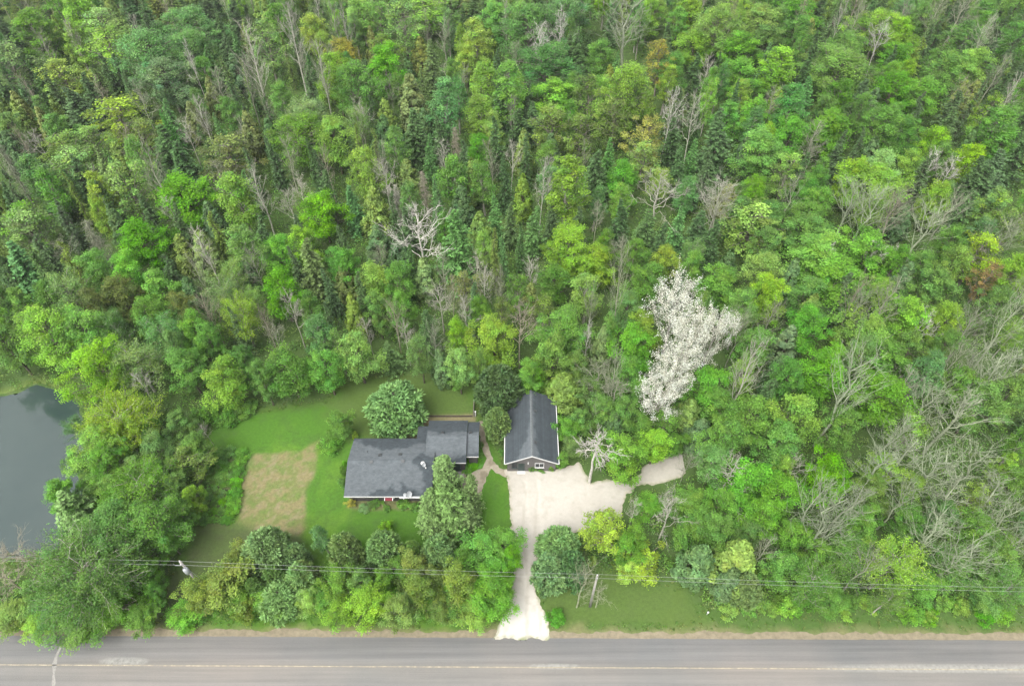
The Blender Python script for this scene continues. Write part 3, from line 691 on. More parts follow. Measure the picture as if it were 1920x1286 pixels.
def leafy(seed, H=13.0, Rr=3.2, cb=0.28, nc=58, crad=1.0, per=120, leaf=0.30, prof='round', limb=0.05, flat=0.75, bare=0.0, tint=0.2, aspect=0.62, lump=0.25):
    rng = np.random.default_rng(seed); g = Geo(); tr = trunk_geo(rng, g, H, 0.014 * H + 0.02)
    t = (np.arange(nc) + rng.uniform(0, 1, nc)) / nc; th = np.arange(nc) * 2.39996 + rng.uniform(-.5, .5, nc)
    if prof == 'round': pr = np.sin(np.pi * np.clip(t * 0.92 + 0.06, 0, 1)) ** 0.62
    elif prof == 'narrow': pr = np.sin(np.pi * np.clip(t * 0.9 + 0.07, 0, 1)) ** 0.5 * (1.05 - 0.35 * t)
    elif prof == 'vase': pr = (0.35 + 0.75 * t) * np.where(t > 0.8, 1 - ((t - 0.8) / 0.2) ** 2 * 0.55, 1)
    else: pr = np.sqrt(np.clip(1 - t, 0.02, 1)) * 1.0
    lob = 1 + lump * np.sin(2 * th + rng.uniform(0, 6)) * 0.6 + lump * np.sin(3 * th + 5 * t + rng.uniform(0, 6))
    rr = Rr * pr * lob * (0.35 + 0.65 * rng.uniform(0, 1, nc) ** 0.5) - crad * 0.25; rr = np.maximum(rr, 0.05)
    z = H * (cb + (1 - cb) * t) - crad * 0.4
    C = np.stack([rr * np.cos(th), rr * np.sin(th), z], -1) + rng.normal(size=(nc, 3)) * 0.18
    # limbs out to every clump, with twigs
    za = np.clip(z - 0.35 * rr - H * 0.06 - rng.uniform(0, 1, nc) * H * 0.08, H * 0.16, H * 0.88)
    A = at_h(tr, za); C[:, :2] += A[:, :2] * 0.6
    g.add(tubes(curve(A, C, 5, 0.25, 0.25, rng), (limb * rng.uniform(.6, 1.2, (nc, 1)) * np.linspace(1, 0.35, 5)[None]), 4))
    tw = 4; Tn = C[:, None] + unit(rng.normal(size=(nc, tw, 3)) + UP * 0.5) * crad * 0.95
    g.add(tubes(curve(np.repeat(C, tw, 0), Tn.reshape(-1, 3), 3, 0, 0.1, rng), limb * 0.38 * np.ones((nc * tw, 1)) * np.array([[1, .7, .35]]), 3))
    keep = rng.uniform(0, 1, nc) >= bare; C = C[keep]; nc = len(C)
    cr = crad * rng.uniform(0.7, 1.3, (nc, 1, 1))
    D = unit(rng.normal(size=(nc, per, 3)) + UP * 0.35); rad = rng.uniform(0, 1, (nc, per, 1)) ** 0.42
    P = C[:, None] + D * rad * cr * np.array([1, 1, flat]) * (1 + 0.25 * np.sin(D[..., :1] * 7 + D[..., 1:2] * 5))
    N = unit(D * 0.55 + rng.normal(size=D.shape) * 0.5 + UP * 0.9)
    k = Geo(); k.add(leaf_quads(rng, P.reshape(-1, 3), N.reshape(-1, 3), leaf, aspect), leaf_tint(rng, nc, per, tint))
    return g.mesh('trunk', M_BARK, False), k.mesh('crown', M_LEAF)

def feathery(seed, H=14.0, Rr=3.4, cb=0.25, nb=26, per=26, leaf=0.26, dens=4, up=0.9, limb=0.05, blossom=False, top=1.0, spr=.30):
    """ascending boughs with thin, loose foliage and pale limbs showing (willow, ash, tamarack)"""
    rng = np.random.default_rng(seed); g = Geo(); tr = trunk_geo(rng, g, H, 0.013 * H + 0.03, 0.8)
    t = (np.arange(nb) + rng.uniform(0, 1, nb)) / nb; th = np.arange(nb) * 2.39996 + rng.uniform(-.4, .4, nb)
    za = H * (cb * 0.8 + (0.8 - cb * 0.8) * t * 0.95); L = Rr * (1.15 - 0.55 * t) * rng.uniform(.75, 1.15, nb)
    E_ = np.stack([L * np.cos(th), L * np.sin(th), za + L * up * rng.uniform(.7, 1.2, nb)], -1); E_[:, 2] = np.minimum(E_[:, 2], H * rng.uniform(.9, 1.02, nb))
    B1 = curve(at_h(tr, za), E_, 6, 0.3, 0.35, rng)
    g.add(tubes(B1, limb * rng.uniform(.7, 1.3, (nb, 1)) * np.linspace(1, .25, 6)[None], 4))
    # side shoots
    ns = 7; f = rng.uniform(0.3, 1.0, (nb, ns)); idx = f * 5; i0 = np.minimum(idx.astype(int), 4); fr = (idx - i0)[..., None]
    S0 = np.take_along_axis(B1, i0[..., None], 1) * (1 - fr) + np.take_along_axis(B1, (i0 + 1)[..., None], 1) * fr
    dirn = unit(unit(E_ - at_h(tr, za))[:, None] * 0.7 + rng.normal(size=(nb, ns, 3)) * 0.6 + UP * 0.45 * up)
    S1 = S0 + dirn * (L[:, None, None] * rng.uniform(.22, .5, (nb, ns, 1)))
    B2 = curve(S0.reshape(-1, 3), S1.reshape(-1, 3), 4, 0.05, 0.12, rng)
    g.add(tubes(B2, limb * 0.42 * np.linspace(1, .35, 4)[None] * np.ones((nb * ns, 1)), 3))
    # leaves along the shoots
    M = len(B2); u = rng.uniform(0.1, 1.15, (M, per, 1)) ** 0.8; A = B2[:, :1]; Bv = B2[:, -1:] - A
    P = A + Bv * u + rng.normal(size=(M, per, 3)) * spr
    ax = unit(Bv + rng.normal(size=P.shape) * 0.5 * np.linalg.norm(Bv, axis=-1, keepdims=True))
    N = unit(rng.normal(size=P.shape) * .65 + UP)
    k = Geo(); k.add(leaf_quads(rng, P.reshape(-1, 3), N.reshape(-1, 3), leaf, 0.75 if blossom else 0.42, ax.reshape(-1, 3)), leaf_tint(rng, M, per, 0.16 if not blossom else 0.1, 0.1 if not blossom else 0.03))
    return g.mesh('trunk', M_BARK, False), k.mesh('crown', M_PETAL if blossom else M_LEAF)

def spruce(seed, H=14.0, Rr=2.3, lv=26, nb=9, seg=6, ln=0.55, droop=0.35, pw=0.85, base=0.06, wid=0.34):
    rng = np.random.default_rng(seed); g = Geo(); tr = trunk_geo(rng, g, H, 0.011 * H + 0.02, 0.99)
    n_ = lv * nb; t = (np.repeat(np.arange(lv), nb) + rng.uniform(-.4, .4, n_)) / lv; t = np.clip(t, 0, 0.985)
    th = rng.uniform(0, 2 * np.pi, n_) * 0.4 + np.tile(np.arange(nb), lv) * 2 * np.pi / nb + np.repeat(np.arange(lv), nb) * 0.7
    L = Rr * ((1 - t) ** pw) * rng.uniform(.72, 1.12, n_) * (1 + .12 * np.sin(3 * th + seed)) + 0.08
    z = H * (base + (1 - base) * t); A = at_h(tr, np.minimum(z, H * .985))
    D = np.stack([np.cos(th), np.sin(th), 0 * th], -1); E_ = A + D * L[:, None] - UP * (droop * L * rng.uniform(.6, 1.3, n_))[:, None] + UP * (t * 0.4 * L)[:, None]
    B = curve(A, E_, 4, 0.10); B[:, -1, 2] += 0.12 * L
    g.add(tubes(B, 0.02 * np.linspace(1, .4, 4)[None] * np.ones((n_, 1)), 3))
    q = 3; u = (np.arange(seg) + .6)[None, :] / seg * rng.uniform(.9, 1.08, (n_, seg)); idx = np.clip(u * 3, 0, 2.999); i0 = idx.astype(int); fr = (idx - i0)[..., None]
    P0 = np.take_along_axis(B, i0[..., None], 1) * (1 - fr) + np.take_along_axis(B, np.minimum(i0 + 1, 3)[..., None], 1) * fr
    side = np.cross(D, UP)[:, None, None]; sgn = np.array([-1, 0, 1.0])[None, None, :, None]
    ax = unit(D[:, None, None] * rng.uniform(.5, 1.1, (n_, seg, q, 1)) + side * sgn * rng.uniform(.5, 1.1, (n_, seg, q, 1)) - UP * rng.uniform(0.0, .45, (n_, seg, q, 1)))
    sz = ln * (0.45 + 0.75 * np.minimum(L, 2.5)[:, None, None, None] / 2.5) * (1.15 - 0.45 * u[:, :, None, None]) * rng.uniform(.8, 1.2, (n_, seg, q, 1))
    P = P0[:, :, None] + ax * sz * 0.4
    N = unit(UP + rng.normal(size=P.shape) * 0.45)
    k = Geo(); tint = np.clip(rng.normal(1, .15, (n_, 1, 1, 1)) * rng.normal(1, .12, (n_, seg, q, 1)) * (0.82 + 0.42 * (u[:, :, None, None] > .75)), .4, 1.8) * np.ones((1, 1, 1, 3))
    k.add(leaf_quads(rng, P.reshape(-1, 3), N.reshape(-1, 3), sz.reshape(-1), wid, ax.reshape(-1, 3)), np.repeat(tint.reshape(-1, 3), 4, 0))
    return g.mesh('trunk', M_BARK, False), k.mesh('crown', M_NEEDLE)

def cedar(seed, H=11.0, Rr=2.0, n_=5200, leaf=0.42, belly=0.3, pw=0.8):
    rng = np.random.default_rng(seed); g = Geo(); tr = trunk_geo(rng, g, H, 0.013 * H + 0.03, 0.95)
    nc = 150; t = rng.uniform(0, 1, nc) ** 1.15; th = np.arange(nc) * 2.39996
    pr = np.where(t < belly, 0.72 + 0.28 * np.sin(t / belly * np.pi / 2), ((1 - t) / (1 - belly)) ** pw)
    r_ = Rr * pr * rng.uniform(.62, 1.0, nc) * (1 + .15 * np.sin(2 * th + seed) + .12 * np.sin(5 * th)); C = np.stack([r_ * np.cos(th), r_ * np.sin(th), H * (0.05 + 0.94 * t)], -1)
    A = at_h(tr, np.clip(C[:, 2] - 0.3 * r_ - .2, .3, H * .93)); g.add(tubes(curve(A, C, 3), .022 * np.ones((nc, 3)) * np.array([[1, .8, .5]]), 3))
    per = n_ // nc; cr = (0.34 + 0.26 * pr)[:, None, None]
    out = unit(C * np.array([1, 1, 0]))[:, None]
    D = unit(rng.normal(size=(nc, per, 3)) + out * 0.6 + UP * .5); P = C[:, None] + D * cr * rng.uniform(.3, 1, (nc, per, 1)) ** .6 * np.array([1, 1, 1.35])
    ax = unit(UP * 0.9 + out * 0.5 + rng.normal(size=D.shape) * .35); N = unit(out * .8 + UP * 0.9 + rng.normal(size=D.shape) * .45)
    k = Geo(); k.add(leaf_quads(rng, P.reshape(-1, 3), N.reshape(-1, 3), leaf, .45, ax.reshape(-1, 3)), leaf_tint(rng, nc, per, .2, .06))
    return g.mesh('trunk', M_BARK, False), k.mesh('crown', M_NEEDLE)

def pine(seed, H=9.0, Rr=2.4, cb=0.12, nc=160, per=58, crad=0.62, leaf=0.42, prof=0.6):
    """soft needle tufts radiating from bough tips"""
    rng = np.random.default_rng(seed); g = Geo(); tr = trunk_geo(rng, g, H, 0.014 * H + 0.03, 0.97)
    t = (np.arange(nc) + rng.uniform(0, 1, nc)) / nc; th = np.arange(nc) * 2.39996 + rng.uniform(-.4, .4, nc)
    pr = np.sin(np.pi * np.clip(.28 + .70 * t, 0, 1)) ** prof
    r_ = Rr * pr * rng.uniform(.35, 1.0, nc) ** .6; z = H * (cb + (1 - cb) * t) * (1 + .06 * rng.normal(size=nc) * (1 - t))
    C = np.stack([r_ * np.cos(th), r_ * np.sin(th), z], -1); A = at_h(tr, np.clip(z - .25 * r_, .3, H * .95))
    g.add(tubes(curve(A, C, 4, .1), .028 * np.ones((nc, 1)) * np.linspace(1, .5, 4)[None], 3))
    out = unit(C - A + UP * .35)[:, None]; D = unit(rng.normal(size=(nc, per, 3)) * .85 + out * .75 + UP * .25); cr = crad * rng.uniform(.7, 1.25, (nc, 1, 1))
    P = C[:, None] + D * cr * rng.uniform(.45, 1, (nc, per, 1)); N = unit(np.cross(D, rng.normal(size=D.shape)))
    N = N * np.where(N[..., 2:] < 0, -1, 1)
    tint = leaf_tint(rng, nc, per, .16, .05) 
    k = Geo(); k.add(leaf_quads(rng, P.reshape(-1, 3), N.reshape(-1, 3), leaf, .34, D.reshape(-1, 3)), tint)
    return g.mesh('trunk', M_BARK, False), k.mesh('crown', M_NEEDLE)

def bare(seed, H=13.0, Rr=2.6, n1=20, n2=7, n3=5, up=1.1, t0=0.3, wob=0.2, thick=1.0, fork=False):
    """leafless tree: trunk and a crown of limbs, branches and twigs"""
    rng = np.random.default_rng(seed); g = Geo(); tr = trunk_geo(rng, g, H, (0.010 * H + 0.02) * thick, 0.96)
    t = t0 + (0.97 - t0) * (np.arange(n1) + rng.uniform(0, 1, n1)) / n1; th = np.arange(n1) * 2.39996 + rng.uniform(-.7, .7, n1)
    A = at_h(tr, H * t * .95); L = Rr * (1.25 - 0.8 * (t - t0) / (1 - t0)) * rng.uniform(.55, 1.15, n1)
    D = unit(np.stack([np.cos(th), np.sin(th), up * rng.uniform(.6, 1.4, n1)], -1)); E_ = A + D * (L * np.sqrt(1 + up * up * .5))[:, None]
    k = Geo(); B1 = curve(A, E_, 6, -.15 if up > .8 else .2, wob, rng); k.add(tubes(B1, .042 * thick * rng.uniform(.7, 1.4, (n1, 1)) * np.linspace(1, .3, 6)[None], 4))
    def sub(B, n_, ln, rad, m_):
        N1 = len(B); m0 = B.shape[1] - 1; f = rng.uniform(.25, 1.0, (N1, n_)) * m0; i0 = np.minimum(f.astype(int), m0 - 1); fr = (f - i0)[..., None]
        S0 = np.take_along_axis(B, i0[..., None], 1) * (1 - fr) + np.take_along_axis(B, (i0 + 1)[..., None], 1) * fr
        d = unit((B[:, -1] - B[:, 0]))[:, None] * .8 + rng.normal(size=(N1, n_, 3)) * .55 + UP * .25 * up
        l_ = np.linalg.norm(B[:, -1] - B[:, 0], axis=-1)[:, None, None]
        S1 = S0 + unit(d) * l_ * ln * rng.uniform(.6, 1.3, (N1, n_, 1)); C = curve(S0.reshape(-1, 3), S1.reshape(-1, 3), m_, .0, wob * .5, rng)
        k.add(tubes(C, rad * np.linspace(1, .4, m_)[None] * rng.uniform(.7, 1.2, (len(C), 1)), 3)); return C
    B2 = sub(B1, n2, .48, .022 * thick, 4); sub(B2, n3, .55, .013 * thick, 3)
    return g.mesh('trunk', M_BARK, False), k.mesh('crown', M_BARK, False)
def dead_conifer(seed, H=12.0, Rr=1.5):
    rng = np.random.default_rng(seed); g = Geo(); tr = trunk_geo(rng, g, H, 0.16, 0.99); n_ = 170
    t = rng.uniform(.18, .98, n_); th = rng.uniform(0, 6.283, n_); L = Rr * (1.05 - .8 * t) * rng.uniform(.5, 1.2, n_); A = at_h(tr, H * t)
    E_ = A + np.stack([np.cos(th) * L, np.sin(th) * L, -.25 * L], -1); k = Geo(); B = curve(A, E_, 4, .12, .06, rng); k.add(tubes(B, .02 * np.linspace(1, .5, 4)[None] * np.ones((n_, 1)), 3))
    q = 7; f = rng.uniform(.25, 1, (n_, q, 1)); S0 = (A[:, None] * (1 - f) + E_[:, None] * f).reshape(-1, 3); S1 = S0 + rng.normal(size=S0.shape) * .22 - UP * .12
    k.add(tubes(curve(S0, S1, 3), .014 * np.ones((len(S0), 3)), 3))
    return g.mesh('trunk', M_BARK, False), k.mesh('crown', M_BARK, False)

# kind -> (list of (trunk, crown) meshes, canonical height, canonical crown radius, crown centre fraction, crown length fraction)
LIB = {}
def lib(code, fn, n_, H, Rr, cf, lf, **kw):
    LIB[code] = ([fn(abs(hash_code(code)) * 97 + i * 13 + 5, H=H, Rr=Rr, **kw) for i in range(n_)], H, Rr, cf, lf)
def hash_code(s): return sum(ord(c) * (i + 3) for i, c in enumerate(s))
lib('M', leafy, 5, 13.0, 3.2, 0.62, 0.72, nc=70, crad=.9, per=165, leaf=.225, lump=.36)
LIB['M'][0].extend(leafy(811 + i * 17, H=13.0, Rr=3.2, nc=70, crad=.85, per=165, leaf=.225, prof='narrow', lump=.45, cb=.22) for i in range(4))
lib('K', leafy, 4, 14.0, 4.6, 0.62, 0.72, nc=125, crad=1.0, per=160, leaf=.235, limb=.07, lump=.36)
lib('A', leafy, 6, 15.0, 2.2, 0.64, 0.66, cb=.32, nc=60, crad=.72, per=130, leaf=.22, prof='narrow', flat=.9, lump=.2)
lib('L', leafy, 5, 13.0, 2.7, 0.62, 0.70, nc=60, crad=.75, per=75, leaf=.24, bare=.12, tint=.26, lump=.35)
lib('W', feathery, 5, 14.0, 3.4, 0.64, 0.7, nb=36, per=34, leaf=.24)
lib('Q', feathery, 3, 13.0, 6.6, 0.62, 0.7, nb=80, per=44, leaf=.30, limb=.06, up=.6, cb=.30)
lib('S', spruce, 6, 14.0, 2.3, 0.42, 0.94)
lib('N', spruce, 4, 15.0, 1.5, 0.45, 0.9, nb=8, lv=30, ln=.42, droop=.5)
lib('C', cedar, 6, 11.0, 1.9, 0.45, 0.95)
lib('P', pine, 5, 9.0, 2.4, 0.55, 0.88)
lib('B', bare, 6, 15.0, 2.0, 0.68, 0.7, up=1.8, n1=20, n2=6, n3=4, wob=.12)
lib('G', bare, 6, 12.0, 3.2, 0.68, 0.65, up=.75, n1=15, n2=6, n3=4, wob=.45, thick=1.35, t0=.38)
lib('T', bare, 6, 16.0, 2.5, 0.66, 0.7, up=2.6, n1=18, n2=6, n3=3, wob=.10, thick=.82, t0=.28)
lib('Z', bare, 1, 12.0, 2.4, 0.8, 0.4, up=.25, n1=16, n2=6, n3=4, wob=.25, thick=1.55, t0=.70)
lib('D', dead_conifer, 3, 12.0, 1.5, 0.5, 0.9)
lib('F', feathery, 3, 13.0, 4.2, 0.62, 0.72, nb=36, per=30, leaf=.14, blossom=True, up=1.35, spr=.2)
lib('U', leafy, 5, 2.4, 1.5, 0.5, 0.95, cb=.06, nc=34, crad=.5, per=95, leaf=.17, limb=.02, prof='round')

TONE = {'g': (.102, .222, .034), 'v': (.108, .266, .028), 'l': (.165, .306, .036), 'y': (.215, .322, .036), 'b': (.090, .208, .054), 'o': (.124, .200, .036), 'a': (.132, .208, .030),
        'n': (.122, .160, .040), 'd': (.066, .128, .042), 'p': (.165, .275, .072), 'r': (.270, .265, .048), 'w': (.50, .505, .45), 's': (.116, .194, .054), 'k': (.130, .234, .076), 'e': (.19, .145, .05)}
BARKTONE = {'Z': (.40, .39, .36), 'M': (.10, .085, .07), 'K': (.18, .165, .14), 'A': (.27, .26, .225), 'L': (.18, .165, .14), 'W': (.27, .265, .23), 'Q': (.30, .285, .25), 'S': (.09, .075, .06), 'N': (.10, .085, .07), 'C': (.13, .105, .085), 'P': (.13, .115, .10),
            'B': (.25, .245, .215), 'G': (.32, .31, .27), 'T': (.21, .215, .175), 'D': (.28, .27, .245), 'F': (.24, .225, .20), 'U': (.10, .09, .07)}
BARE_T = {'g': (.20, .215, .155), 'p': (.30, .30, .25), 'd': (.18, .17, .15), 'w': (.42, .41, .375), 'n': (.235, .22, .165), 'b': (.215, .25, .17), 'l': (.22, .24, .16), 'v': (.2, .23, .16)}
NAME = {'Z': 'bare_tree', 'M': 'leafy_tree', 'K': 'poplar_tree', 'A': 'aspen_tree', 'L': 'leafy_tree', 'W': 'willow_tree', 'Q': 'willow_tree', 'S': 'spruce_tree', 'N': 'spruce_tree', 'C': 'cedar_tree', 'P': 'pine_tree',
        'B': 'bare_tree', 'G': 'bare_tree', 'T': 'bare_tree', 'D': 'dead_conifer', 'F': 'blossom_tree', 'U': 'shrub'}
FORM = {'Z': 'dead birch', 'M': 'round leafy tree', 'K': 'broad leafy tree', 'A': 'slender leafy tree', 'L': 'loose leafy tree', 'W': 'feathery tree', 'Q': 'wide feathery tree', 'S': 'spruce', 'N': 'narrow spruce', 'C': 'cedar', 'P': 'soft-needled pine',
        'B': 'upright bare tree', 'G': 'gnarled bare tree', 'T': 'twiggy bare tree', 'D': 'dead conifer', 'F': 'blossom tree', 'U': 'shrub'}
TWORD = {'a': 'golden olive', 'g': 'mid-green', 'v': 'vivid green', 'l': 'lime-green', 'y': 'yellow-green', 'b': 'blue-green', 'o': 'olive', 'n': 'brownish olive', 'd': 'dark green', 'p': 'pale green', 'r': 'orange-tinged', 'w': 'white', 's': 'sage-green', 'k': 'silvery blue', 'e': 'rusty red'}
BWORD = {'g': 'grey-green', 'p': 'pale grey', 'd': 'dark grey', 'w': 'whitish', 'n': 'tan', 'b': 'greenish grey', 'l': 'mossy grey', 'v': 'mossy green'}
CATS = {'leafy_tree': 'tree', 'poplar_tree': 'poplar', 'aspen_tree': 'aspen', 'willow_tree': 'willow', 'spruce_tree': 'spruce', 'cedar_tree': 'cedar', 'pine_tree': 'pine', 'bare_tree': 'bare tree', 'dead_conifer': 'dead tree', 'blossom_tree': 'blossom tree', 'shrub': 'shrub'}
TREES = []           # dict(kind, tone, x, y, h, r, label)
trng = random.Random(11)
def put(kind, tone, x, y, h, r, label=None, group=None, fill=False, z=0.0):
    TREES.append(dict(k=kind, t=tone, x=x, y=y, h=h, r=r, label=label, fill=fill, z=z))
def from_photo(kind, tone, u, v, w, hp_, hmul=1.0, label=None, fbig=False):
    """a tree seen in the photo: crown centre (u, v), crown width w and height hp_ in photo pixels"""
    _, H, Rr, cf, lf = LIB[kind]; Ht = H * hmul * trng.uniform(.94, 1.06)
    for _i in range(2):
        zc = Ht * cf; x, y = G(u, v, zc); s = px_per_m(x, y, zc); r = w / s / 2 * (1.28 if kind in 'MLAK' and fbig else 1.12 if kind in 'MLAKS' else 1.0)
        dist = math.hypot(x, y); a = math.atan2(CAM_H - zc, dist)
        he = math.hypot(lf * Ht * math.cos(a), 2 * r * math.sin(a)) * s
        if _i == 0: Ht *= min(1.25, max(.72, hp_ / he))
    put(kind, tone, x, y, Ht, r, label)
def table(ox, oy, sc, hmul, text):
    for row in text.strip().splitlines():
        row = row.strip()
        if not row or row[0] == '#': continue
        for item in row.split(';'):
            q = item.split()
            if len(q) >= 5:
                from_photo(q[0][0], q[0][1], ox + float(q[1]) * sc, oy + float(q[2]) * sc, float(q[3]) * sc, float(q[4]) * sc, hmul * (float(q[5]) if len(q) > 5 else 1.0), None, hmul >= 1.0 and len(q) == 5 and oy < 600)

# ------------------------------------------------------------------ trees read off the photograph, region by region
Q3 = 0.3344
table(0, 0, Q3, 1.15, '''
Al 460 90 170 220; Ag 210 180 190 230; Al 420 250 100 210; Lp 580 180 210 220; Kb 1060 150 240 190; Kb 1090 290 220 200; Kb 860 330 260 300; Kb 940 450 250 240
Lp 80 380 210 250; Ly 350 440 180 200; Ll 610 280 210 230; Ay 1765 180 130 190; My 1815 265 100 100; Ag 1560 130 110 160; Lp 1500 260 170 250; Ml 1885 440 150 260; Lr 1895 320 90 90
Wp 1720 640 220 200; Kg 1700 770 250 260; Ml 1880 790 180 250; Mg 60 740 160 130; Mv 340 740 130 120; Sd 460 640 180 250; Ss 590 520 120 170; Sd 535 560 130 170
Sd 1250 220 120 220; Sd 1330 130 140 200; Sd 1290 340 130 220; Ly 680 670 270 180; Sd 950 880 200 280; Sd 1050 960 180 210; Lo 820 780 150 130; Ln 1290 880 250 190
Lp 540 820 170 180; Lo 385 850 200 180; Lp 420 950 230 200; Ab 230 1000 150 240; Lp 720 1050 210 290; Ay 570 1090 110 150; My 575 1220 90 80; Mv 1040 1110 270 220; Al 1340 1120 180 290
Mv 1810 1200 200 170; Lg 160 1260 200 100; Bg 250 270 110 210; Gp 420 230 60 220; Bp 1420 320 170 380; Bp 1640 200 130 340; Bg 1880 120 90 260; Bp 1800 390 110 350; Gg 800 580 140 230
Gp 1060 760 130 200; Bp 1130 650 110 250; Bg 1220 480 140 250; Bg 1380 450 100 280; Bg 860 960 150 380; Dg 60 950 110 400; Gp 220 800 130 160; Bg 1610 870 110 260; Gp 1690 1070 140 150
Bp 1460 1080 140 320; Gp 1620 1150 140 200; Bg 1230 1010 140 200; Gp 960 1180 110 180; Bg 1350 750 90 220; Gw 1085 360 60 280; Bg 1500 590 90 260; Bg 1700 380 90 260
On 60 90 10 10
Nd 30 180 110 220; Sd 60 250 130 220; Nd 830 100 120 220; Sn 890 60 130 180; Sd 150 330 120 200; Sd 250 470 120 200; Sd 700 450 120 240; Nd 750 560 100 220; Sd 330 560 110 200; Sd 40 560 140 200
So 980 60 140 200; Nd 720 60 120 220; Sd 1170 60 130 200; Nd 1420 520 90 240; Nd 1340 620 100 260; Sd 1760 560 110 200; Sd 640 460 110 200; Cd 100 860 140 180; Co 30 640 130 200; Cn 140 640 110 150
Lo 100 20 150 120; Ag 330 40 120 160; Cd 180 560 110 160; Sd 480 1040 150 220; Sd 640 1180 130 200; Cd 330 1130 140 180; Nd 1530 700 90 240; Nd 1180 860 100 220; Ag 1580 560 100 160; Mg 1300 650 110 130
''' .replace('On 60 90 10 10', ''))
table(640, 0, Q3, 1.15, '''
Lp 350 150 170 290; Al 120 80 150 170; Lg 220 130 140 200; Ll 480 80 270 180; Lp 620 70 150 150; Ay 760 230 130 230; My 700 340 120 100; Mv 860 110 150 160; Kb 1050 180 290 290; Kb 1250 110 220 250
Kb 1150 380 260 250; Mr 30 320 150 150; Kg 80 500 230 290; Mv 250 370 180 230; Cn 400 600 180 300; Ss 510 400 130 270; Ab 580 610 150 300; Al 790 480 140 230; Al 955 500 155 280; Al 770 650 150 220
Ml 1200 560 230 180; Lo 1390 560 180 250; Lo 1170 720 210 250; Kl 1600 540 250 330; Lr 1785 350 140 220; Lr 1700 790 160 260; Ll 1690 900 150 120; Tb 1600 140 380 330; Mg 1860 400 120 200; Mv 1890 130 110 160
Lo 1340 760 190 220; Lo 1530 680 170 250; Wp 100 680 180 190; Sd 420 800 190 300; Cd 250 780 120 220; Cd 330 840 110 200; Mv 760 860 140 190; Sd 870 860 120 330; Ag 620 1000 150 210; Ag 800 1020 110 210
Sd 900 640 150 240; Sd 990 760 140 260; Al 1260 1060 190 330; Mv 1580 1010 170 180; Sb 1490 940 110 260; Sd 1420 1010 180 220; Bg 580 200 120 210; Gp 590 430 90 150; Dn 640 840 100 190; Gp 250 1000 150 250
Gp 950 890 110 210; Gp 1120 1030 110 300; Bg 1360 870 70 220; Gw 1840 640 120 400; Gp 1770 1090 240 250; Dn 470 1080 100 220; Dp 310 1140 100 170; Gw 1110 270 170 260; Gw 1220 180 110 220; Gw 1330 90 90 150
Bp 20 130 70 280; Gp 110 660 110 200; Bg 960 640 60 220; Gg 280 520 70 200; Sd 1330 400 150 200; Sd 1280 350 120 170; Sd 1870 660 140 280; Sd 1850 830 140 260; Sd 1880 1000 120 230; Sd 740 90 120 160
Sd 50 870 110 230; Nd 180 700 100 220; Cd 470 740 110 200; Sd 1040 620 110 240; Sd 880 430 100 200; Cn 450 330 110 180; Ag 1340 50 150 170; Lp 170 50 120 170; Mg 1450 330 150 180; Ml 1720 90 140 130
Sd 700 960 110 220; Nd 1030 930 100 240; Cd 1170 880 120 200; Sd 560 810 110 230; Mg 620 440 110 150; Bg 230 880 80 220; Cd 380 440 100 160; Lo 240 290 130 150; Sd 1600 700 100 200
''')
